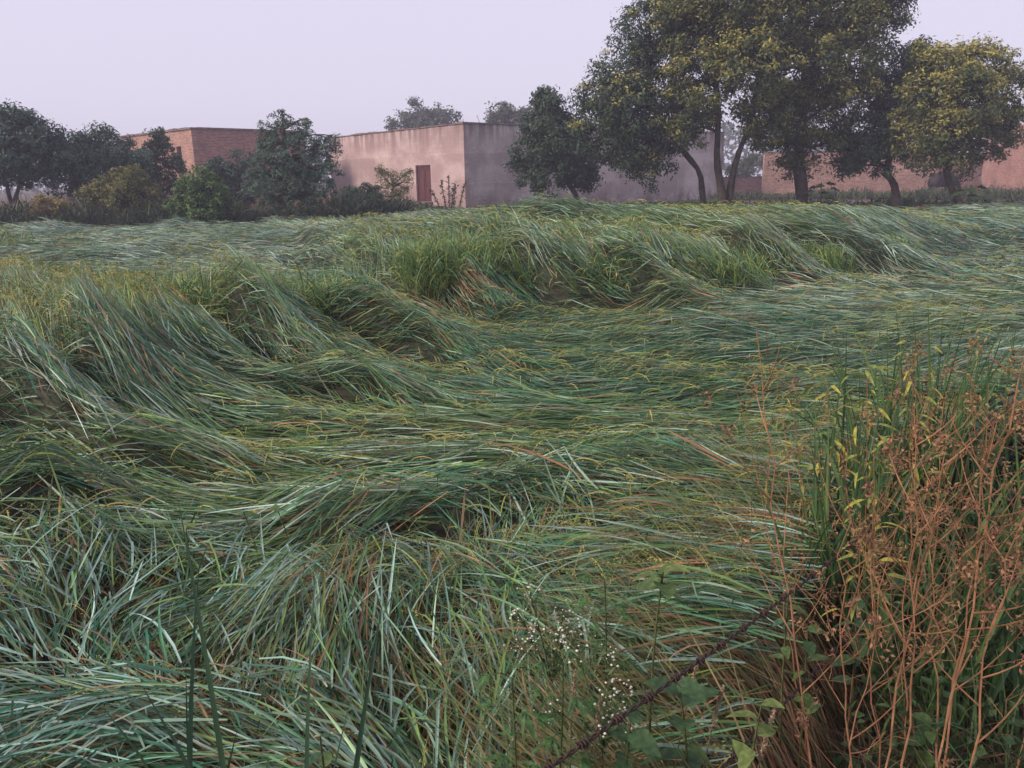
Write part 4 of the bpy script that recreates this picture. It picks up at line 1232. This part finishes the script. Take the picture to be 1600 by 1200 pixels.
broadleaf(GY(1570, 2.1), P(1568, 950, 2.0), 'broad green weed between the rightmost dry stalks', 9, 14, (1, 2), 1.0, 0.3)
broadleaf(GY(960, 1.5), P(985, 1130, 1.35), 'dark leafy weed under the upper wire at the bottom edge', 10, 12, (1, 1, 2), 0.9)
broadleaf(GY(500, 1.25), P(500, 1150, 1.12), 'small leafy weed in the rice at the bottom edge', 11, 9, (0, 2), 0.6, 0.5)
for k, (px, py, d, s) in enumerate(((380, 800, 2.75, 0.9), (290, 820, 2.65, 0.75), (655, 838, 2.6, 0.8), (430, 790, 2.8, 0.7))):
    t = P(px, py, d)
    broadleaf((t.x + 0.03, t.y, 0), t, ['creeping leaf sprig on the rice left of the bluish tuft', 'leaf sprig lying on the rice farthest left of the bluish tuft',
              'pale round-leaved sprig right of the bluish tuft', 'leaf sprig touching the top of the bluish tuft'][k], 20 + k, 3, (0, 3), s, 0.95)

# hemp-like weeds with palmate leaves
for k, (px, d, tx, ty, lab) in enumerate(((790, 1.4, 800, 1060, 'bright green weed with fingered leaves at the bottom left of the white flowers'),
                                          (850, 1.45, 880, 1040, 'bright green weed with fingered leaves under the white flowers'),
                                          (940, 1.8, 945, 905, 'fingered-leaf weed rising right of the white flowers'))):
    b0 = GY(px, d); t = P(tx, ty, d - 0.08) - b0
    e = empty('hemp_weed', b0); tag(e, lab, 'weed', 'leafy weeds by the fence')
    r = random.Random(40 + k)
    pts = bez((0, 0, 0), t * 0.5 + Vector((0.02, 0, 0)), t, 8)
    m2 = MB(); m2.tube(pts, np.linspace(0.004, 0.0018, 8), 5, c=(0.08, 0.12, 0.045)); m2.build('stem', M_WEED, e)
    for j in range(13):
        f = 0.4 + 0.6 * j / 12; i = min(6, int(f * 7)); p_ = Vector(pts[i] + (pts[i + 1] - pts[i]) * (f * 7 - i)); az = j * 2.4; L = 0.05
        c = p_ + Vector((math.cos(az) * L, math.sin(az) * L, 0.025))
        m2 = MB(); m2.tube([p_, (p_ + c) / 2 + Vector((0, 0, 0.01)), c], 0.001, 4, c=(0.07, 0.12, 0.04)); st = m2.build('leaf', M_WEED, e)
        for a2 in (-70, -38, 0, 38, 70):
            place_leaf(HEMP, 'leaflet', st, c, az + R_(a2), R_(r.uniform(-25, 15)), R_(r.uniform(-25, 25)), r.uniform(0.75, 1.1) * (1 - abs(a2) / 170) * (1.1 - 0.4 * f))

# white-flowered weeds
def flower_weed(base, tips, label, seed):
    r = random.Random(seed); e = empty('flowering_weed', base); tag(e, label, 'flower')
    b0 = Vector(base); cen = sum((Vector(t) for t in tips), Vector()) / len(tips) - b0
    fork = cen * 0.72
    m2 = MB(); m2.tube(bez((0, 0, 0), fork * 0.5 + Vector((0.02, 0.02, 0)), fork, 7), np.linspace(0.004, 0.0025, 7), 5, c=(0.10, 0.12, 0.05)); m2.build('stem', M_WEED, e)
    for t in tips:
        t = Vector(t) - b0
        m2 = MB(); br = bez(fork, (fork + t) / 2 + Vector((0, 0, 0.02)), t, 5); m2.tube(br, np.linspace(0.002, 0.001, 5), 4, c=(0.10, 0.13, 0.05))
        heads = []
        for k in range(r.randrange(6, 13)):
            h = t + Vector((r.gauss(0, .015), r.gauss(0, .015), r.gauss(0.0, .011)))
            m2.tube([br[3], (Vector(br[3]) + h) / 2 + Vector((0, 0, 0.004)), h], 0.0006, 3, c=(0.10, 0.13, 0.05), cap=False); heads.append(h)
        for k in range(10):
            m2.flakes(np.array([br[r.randrange(1, 5)]]) + np.array([[r.gauss(0, .02), r.gauss(0, .02), r.gauss(0, .012)]]), np.array([[r.gauss(0, .5), r.gauss(0, .5), 1]]), np.array([0.028]), np.array([0.007]), np.array([(0.06, 0.11, 0.04)]), 0.1)
        bo = m2.build('branch', M_WEED, e)
        m3 = MB()
        for h in heads:
            rr = r.uniform(0.0018, 0.0042)
            v = [(0, 0, rr * 0.9), (0, 0, -rr * 0.8)] + [(rr * math.cos(a), rr * math.sin(a), 0) for a in np.linspace(0, 2 * math.pi, 6, endpoint=False)]
            m3.add(np.array(v) + np.array(tuple(h)), None, [(0, 2 + k, 2 + (k + 1) % 6) for k in range(6)] + [(1, 2 + (k + 1) % 6, 2 + k) for k in range(6)], (0.72, 0.72, 0.62))
        m3.build('flower_cluster', M_WEED, bo, True)['kind'] = 'stuff'
flower_weed(GY(880, 1.75), [P(825, 918, 1.6), P(808, 955, 1.58), P(838, 972, 1.6), P(822, 990, 1.57), P(882, 950, 1.63), P(872, 985, 1.6), P(893, 975, 1.65), P(880, 1003, 1.6), P(905, 990, 1.62), P(813, 1012, 1.57)],
            'white-flowered weed spreading over the rice in the centre foreground', 1)
flower_weed(GY(935, 1.55), [P(955, 1030, 1.45), P(962, 1065, 1.43), P(945, 1085, 1.42), P(975, 1075, 1.46), P(985, 1108, 1.45), P(950, 1115, 1.42), P(975, 1125, 1.4), P(940, 1130, 1.4), P(862, 1105, 1.38), P(905, 1025, 1.5)],
            'white-flowered weed behind the fence wire at the bottom', 2)

# seed spikes
for k, (bx, d, tx, ty, lab) in enumerate(((1055, 1.5, 1090, 1035, 'pale tapering seed spike beside the rounded leafy weed'), (1100, 1.45, 1130, 1072, 'long curved pale seed spike in the middle of the bottom right'),
                                          (1180, 1.35, 1210, 1110, 'hooked brownish seed spike at the bottom beside the lower wire'), (905, 1.5, 900, 1045, 'thin brown seed spike under the white flowers'),
                                          (940, 1.45, 938, 1090, 'short brown seed spike behind the upper wire'))):
    b0 = GY(bx, d); t = P(tx, ty, d - 0.05) - b0
    e = empty('seed_spike', b0); tag(e, lab, 'weed', 'seed spikes by the fence')
    pts = bez((0, 0, 0), t * 0.55 + Vector((-0.03, 0, 0.03)), t, 16)
    m2 = MB(); m2.tube(pts, np.linspace(0.0022, 0.0012, 16), 5, c=(0.16, 0.13, 0.08)); m2.build('stem', M_DRY, e)
    m2 = MB(); kk = 170; tt = rng.uniform(0.78, 1, kk); i = np.minimum((tt * 15).astype(int), 14); f = (tt * 15 - i)[:, None]
    c = pts[i] * (1 - f) + pts[i + 1] * f
    off = rng.normal(size=(kk, 3)); off /= np.linalg.norm(off, axis=1)[:, None]
    m2.flakes(c + off * (0.0045 * (1.35 - tt))[:, None] * 2.0, off + rng.normal(size=(kk, 3)) * .4, np.full(kk, 0.007), np.full(kk, 0.0035), np.array((0.27, 0.20, 0.13)) * rng.uniform(.7, 1.2, (kk, 1)), 0.2)
    m2.build('spike', M_DRY, e)

# dry orange stalks
DRYC = np.array((0.285, 0.150, 0.080)); SEED = np.array((0.18, 0.105, 0.060))
def dry_weed(base, top, label, seed, nb=11, thick=0.0045, dense=1.0, start=0.3):
    r = random.Random(seed); rg = np.random.default_rng(seed)
    e = empty('dry_weed', base); tag(e, label, 'dry weed', 'dry orange stalks on the bund')
    t = Vector(top) - Vector(base)
    side = Vector((r.uniform(-.06, .06), r.uniform(-.05, .05), 0))
    pts = bez((0, 0, -0.02), t * 0.5 + side, t, 14)
    pts[1:-1] += rg.normal(size=(12, 3)) * 0.007
    cc = DRYC * np.linspace(1.1, 0.8, 14)[:, None]
    m2 = MB(); m2.tube(pts, np.linspace(thick, thick * 0.35, 14) * 0.68 * (1 + 0.12 * rg.normal(size=14)), 6, c=cc); m2.build('stem', M_DRY, e)
    for k in range(nb):
        f = start + (0.97 - start) * (k + r.random() * 0.6) / nb
        i = min(12, int(f * 13)); p_ = pts[i] + (pts[i + 1] - pts[i]) * (f * 13 - i)
        az = k * 2.4 + r.uniform(-.5, .5); L = (0.32 - 0.2 * f) * r.uniform(0.7, 1.25)
        el = R_(r.uniform(35, 65))
        tip = p_ + np.array((math.cos(az) * math.cos(el), math.sin(az) * math.cos(el), math.sin(el))) * L
        m2 = MB(); bp = bez(p_, (p_ + tip) / 2 + np.array((math.cos(az), math.sin(az), -0.3)) * L * 0.12, tip, 6)
        m2.tube(bp, np.linspace(thick * 0.42, 0.0009, 6), 4, c=DRYC * r.uniform(0.7, 1.1))
        ends = [tip]
        for j in range(5):
            q0 = bp[r.randrange(1, 6)]; q1 = q0 + rg.normal(size=3) * 0.045 + np.array((0, 0, 0.05)); ends.append(q1)
            m2.tube([q0, (q0 + q1) / 2 + rg.normal(size=3) * 0.006, q1], 0.0008, 3, c=DRYC * 0.75, cap=False)
        bo = m2.build('branch', M_DRY, e)
        if r.random() < dense * 0.6:
            m3 = MB(); kk = 46
            c = np.array(ends)[rg.integers(0, 3, kk)] + rg.normal(size=(kk, 3)) * (0.010, 0.010, 0.014)
            m3.flakes(c, rg.normal(size=(kk, 3)), rg.uniform(.008, .019, kk), rg.uniform(.004, .009, kk), SEED * rg.uniform(0.6, 1.7, (kk, 1)) * np.array((1, r.uniform(.85, 1.25), 1)), 0.3)
            m3.build('seed_cluster', M_DRY, bo)['kind'] = 'stuff'
    return e
LAB = ['tall bare orange stalk arching left over the flat rice', 'thin branching dry stalk in the leftmost pair', 'straight yellowish dry stalk in the middle of the thicket',
       'thick orange stalk leaning right in the middle of the thicket', 'long orange stalk slanting to the right edge', 'dry stalk bundle mate slanting right with brown seed heads',
       'dry stalk at the bottom right corner', 'dry stalk leaning left behind the slanting bundle', 'back stalk with the reddest seed heads near the right edge',
       'slender dry stalk leaning left beside the upper wire', 'tall dry stalk cut by the right edge', 'brown seeded stalk behind the straight yellowish one',
       'short dry stalk in front of the leftmost pair', 'crooked dry stalk with brown seed heads above the leafy weeds']
for k, (bx, bd, tx, ty, td, nb, th, dn, st) in enumerate((
        (1345, 1.75, 1182, 515, 2.05, 8, 0.0045, 0.15, 0.35), (1358, 1.8, 1325, 700, 1.95, 8, 0.004, 0.5, 0.3), (1428, 1.75, 1428, 640, 1.95, 9, 0.0042, 0.9, 0.45),
        (1387, 1.8, 1480, 690, 2.0, 9, 0.0048, 1, 0.45), (1488, 1.7, 1605, 540, 2.1, 10, 0.0055, 1, 0.4), (1505, 1.75, 1560, 650, 2.1, 9, 0.005, 1, 0.4),
        (1560, 1.75, 1620, 690, 1.9, 9, 0.005, 1, 0.35), (1530, 1.9, 1475, 625, 2.2, 10, 0.0045, 1, 0.45), (1560, 2.2, 1545, 600, 2.4, 10, 0.0045, 1, 0.4),
        (1300, 2.05, 1150, 610, 2.3, 6, 0.003, 0.2, 0.4), (1640, 1.9, 1610, 560, 2.2, 9, 0.0045, 1, 0.35), (1450, 2.1, 1430, 610, 2.3, 10, 0.004, 1, 0.5),
        (1375, 1.7, 1400, 830, 1.8, 7, 0.003, 0.6, 0.2), (1420, 1.95, 1365, 780, 2.1, 9, 0.0035, 1, 0.4))):
    dry_weed(GY(bx, bd - 0.28), P(tx, ty, td - 0.28), LAB[k], 60 + k, nb, th, dn, st)

# yellowing narrow-leaved weeds
for k, (bx, bd, tx, ty, nl, lab) in enumerate(((1290, 2.5, 1292, 585, 34, 'yellowing narrow-leaved weed at the left of the thicket'), (1345, 2.4, 1355, 560, 46, 'yellow narrow-leaved weed in front of the upright green blades'),
                                               (1420, 2.45, 1425, 535, 56, 'brightest yellow weed top above the dry seed heads'), (1370, 2.1, 1365, 690, 30, 'yellow-tipped low weed with one orange leaf'),
                                               (1260, 2.6, 1240, 640, 22, 'sparse yellow weed over the flat rice'), (1340, 1.95, 1345, 800, 26, 'yellow-green weed low between the leftmost dry stalks'))):
    b0 = GY(bx, bd); t = P(tx, ty, bd + 0.02) - b0; r = random.Random(90 + k)
    e = empty('yellow_weed', b0); tag(e, lab, 'weed', 'yellowing weeds on the bund')
    pts = bez((0, 0, 0), t * 0.5 + Vector((0.03, 0.02, 0)), t, 10)
    m2 = MB(); m2.tube(pts, np.linspace(0.0035, 0.0012, 10), 5, c=(0.22, 0.13, 0.06)); m2.build('stem', M_DRY, e)
    for j in range(nl):
        f = 0.5 + 0.5 * j / nl; i = min(8, int(f * 9)); p_ = pts[i] + (pts[i + 1] - pts[i]) * (f * 9 - i)
        az = j * 2.4 + r.uniform(-.3, .3); q = Vector(p_) + Vector((math.cos(az), math.sin(az), 0.6)) * r.uniform(0, 0.07)
        place_leaf(NARROW if r.random() < 0.5 else NARROW2, 'leaf', e, q, az + r.uniform(-.6, .6), R_(r.uniform(-40, 45)), R_(r.uniform(-40, 40)), r.uniform(0.4, 0.9))

# upright green grass clumps behind the thicket
for k, (px, d, n, h, lab) in enumerate(((1335, 2.75, 60, 1.12, 'upright dark green grass clump rising above the flat rice'), (1400, 2.9, 80, 1.2, 'tallest upright grass clump behind the yellow weeds'),
                                        (1470, 2.8, 80, 1.12, 'upright grass clump behind the red seed heads'), (1360, 2.4, 46, 0.95, 'broad dark grass clump low in the thicket'),
                                        (1500, 2.0, 60, 0.85, 'green grass clump among the slanting dry stalks'), (1570, 2.2, 70, 0.95, 'green grass clump at the right edge among dry stalks'), (1300, 2.35, 50, 0.9, 'green grass clump at the left foot of the thicket'))):
    b0 = GY(px, d); m2 = MB()
    x = rng.normal(0, 0.09, n); y = rng.normal(0, 0.07, n)
    g = np.array((0.036, 0.088, 0.042)) + np.array((0.06, 0.08, 0.010)) * rng.uniform(0, 1, (n, 1))
    m2.blades(np.column_stack([x, y, np.zeros(n)]), rng.uniform(0, 6.28, n), rng.normal(0, .3, n), R_(84) + rng.normal(0, .06, n), R_(62) + rng.normal(0, .3, n), h * rng.uniform(0.6, 1.08, n), rng.uniform(.009, .016, n), rng.uniform(-1.5, 1.5, n), rng.normal(0, .5, n), 7, g, vee=0.25)
    o2 = m2.build('grass_clump', M_RICE); o2.location = b0
    tag(o2, lab, 'grass', 'upright grass clumps on the bund')
# dark leafy shrub at the right edge
b0 = GY(1590, 2.9)
sb = make_tree('dark_shrub', 'dark green leafy shrub behind the dry stalks at the right edge', b0, [([b0, b0 + Vector((0.02, 0, 0.4)), b0 + Vector((0.05, 0, 0.62))], 0.012, 0.006)],
               [(b0 + Vector((0.0, 0, 0.72)), (0.2, 0.2, 0.14)), (b0 + Vector((0.15, 0, 0.62)), (0.24, 0.22, 0.18)), (b0 + Vector((-0.14, 0.05, 0.55)), (0.18, 0.18, 0.16)), (b0 + Vector((0.1, -0.05, 0.42)), (0.26, 0.2, 0.2))],
               'blue', 0.075, 1.2, 12, (0.048, 0.028), cat='shrub', stray=False)

# ground cover and dead litter on the bund
n = 12000
x = rng.uniform(0.0, 2.6, n); y = rng.uniform(1.15, 3.4, n)
k = (~in_field(x - 0.12, y)) | (rng.uniform(0, 1, n) < 0.05); x, y = x[k], y[k]; n = len(x)
hm = np.clip(0.15 + 0.6 * sstep((x - 0.75) / 0.6), 0, 1) * (0.4 + 0.8 * vnoise(x * 3, y * 3, 61))
tt = rng.uniform(0, 1, (n, 1))
m2 = MB()
brown = np.array((0.085, 0.05, 0.034)) * (1 - tt) + np.array((0.19, 0.115, 0.07)) * tt
m2.blades(np.column_stack([x, y, rng.uniform(0, 0.1, n)]), rng.uniform(0, 6.28, n), rng.normal(0, 1.2, n), rng.uniform(R_(5), R_(80), n), rng.uniform(R_(-40), R_(50), n), rng.uniform(.08, .32, n), rng.uniform(.0015, .004, n), rng.uniform(-1.5, 1.5, n), rng.normal(0, 1, n), 4, brown)
tag(m2.build('dry_litter', M_STRAW), 'tangled brown dead grass on the bund at the bottom right', 'dry grass', kind='stuff')
m2 = MB(); k = rng.uniform(0, 1, n) < 0.55; x, y, hm = x[k], y[k], hm[k]; n = len(x)
gcol = np.array((0.030, 0.065, 0.030)) + np.array((0.05, 0.075, 0.02)) * rng.uniform(0, 1, (n, 1))
pos = np.column_stack([x, y, 0.03 + hm * 0.75 * rng.uniform(0, 1, n)])
m2.flakes(pos, rng.normal(size=(n, 3)) * .5 + (0, -.2, .8), rng.uniform(.02, .06, n), rng.uniform(.014, .034, n), gcol, 0.15)
q = n // 2
m2.blades(np.column_stack([x[:q], y[:q], np.zeros(q)]), rng.uniform(0, 6.28, q), rng.normal(0, .5, q), R_(80) + rng.normal(0, .15, q), R_(30) + rng.normal(0, .5, q), hm[:q] * rng.uniform(.4, 1.1, q) + .05, rng.uniform(.003, .007, q), rng.uniform(-1.5, 1.5, q), rng.normal(0, .5, q), 4, gcol[:q] * 1.2)
tag(m2.build('ground_cover', M_WEED), 'low green weeds covering the bund beneath the dry stalks', 'ground cover', kind='stuff')

# tall coarse grass right in front of the camera, lower left
for k, (px, d, n, lab) in enumerate(((200, 1.0, 9, 'coarse dark grass blades at the bottom left corner'), (345, 1.0, 8, 'long dark grass blades crossing the rice at the lower left'))):
    b0 = GY(px, d); e = empty('coarse_grass', b0); tag(e, lab, 'grass')
    for j in range(n):
        m2 = MB(); a = np.array
        hgt = (0.98, 0.80, 0.90, 0.72, 0.86, 0.66, 0.78, 0.7, 0.6)[j] * (1.26 if k else 1.12)
        m2.blades(a([[rng.normal(0, .05), rng.normal(0, .04), 0]]), a([rng.uniform(0, 6.28)]), a([rng.normal(0, .4)]), a([R_(86)]), a([R_(rng.uniform(55, 84))]), a([hgt]), a([rng.uniform(.012, .019)]), a([rng.uniform(-1.5, 1.5)]), a([rng.normal(0, .5)]), 9,
                  a([[0.028, 0.065, 0.035]]) * rng.uniform(.8, 1.4), vee=0.3)
        m2.build('blade', M_RICE, e, True)

# barbed wire: two twisted strands with knotted barbs
def barbed(a, b, label, t0, t1, seed):
    a, b = Vector(a), Vector(b); d = (b - a); o0 = a + d * t0; L = (d * (t1 - t0)).length; d.normalize()
    r = random.Random(seed)
    sx = d.cross(Vector((0, 0, 1))).normalized(); sy = sx.cross(d)
    n = int(L / 0.007); ts = np.linspace(0, L, n)
    sag = -0.10 * (ts / L) * (1 - ts / L)
    cen = np.array([tuple(d * t) for t in ts]); cen[:, 2] += sag
    m2 = MB()
    for ph in (0, math.pi):
        th = ts * 2 * math.pi / 0.055 + ph
        m2.tube(cen + 0.0022 * (np.cos(th)[:, None] * np.array(tuple(sx)) + np.sin(th)[:, None] * np.array(tuple(sy))), 0.0018, 5)
    w0 = m2.build('barbed_wire', M_RUST, None, True); w0.location = o0; tag(w0, label, 'wire', 'fence wires')
    t = 0.03
    while t < L - 0.05:
        i = int(t / L * (n - 1)); c = cen[i]; m3 = MB()
        th = np.linspace(0, 5 * math.pi, 24); ax = np.linspace(-0.009, 0.009, 24)
        coil = c + ax[:, None] * np.array(tuple(d)) + 0.0054 * (np.cos(th)[:, None] * np.array(tuple(sx)) + np.sin(th)[:, None] * np.array(tuple(sy)))
        e0 = coil[0] + np.array(tuple(sx * 0.013 + sy * r.uniform(-.01, .01) - d * 0.004)); e1 = coil[-1] - np.array(tuple(sx * 0.012 + sy * r.uniform(-.012, .012) - d * 0.004))
        m3.tube(np.vstack([e0, coil, e1]), np.concatenate([[0.0006], np.full(24, 0.0017), [0.0006]]), 5)
        m3.build('barb', M_RUST, w0, True)
        t += r.uniform(0.085, 0.105)
A0, B0 = P(830, 1200, 0.85), P(1243, 908, 1.55)
barbed(A0, B0, 'upper rusty barbed wire strand running up from the bottom edge to the right', -0.6, 1.6, 1)
barbed(A0 + Vector((0, 0, -0.30)), B0 + Vector((0, 0, -0.30)), 'lower rusty barbed wire strand half hidden in the weeds', -0.6, 1.6, 2)
# ------------------------------------------------------------------ haze: still morning air round everything
m, n_, b_s, o_ = new_mat('haze_air')
n_.nodes.remove(b_s)
pv = n_.nodes.new('ShaderNodeVolumePrincipled')
pv.inputs['Color'].default_value = (0.76, 0.79, 1.0, 1)
pv.inputs['Density'].default_value = 0.0022
pv.inputs['Anisotropy'].default_value = 0.0
n_.links.new(pv.outputs[0], o_.inputs['Volume'])
mb = MB(); mb.box((-240, -40, -1.2), (240, 340, 13.0))
hz = mb.build('haze', m)
tag(hz, 'thin pale morning haze over the field', 'haze', kind='stuff')
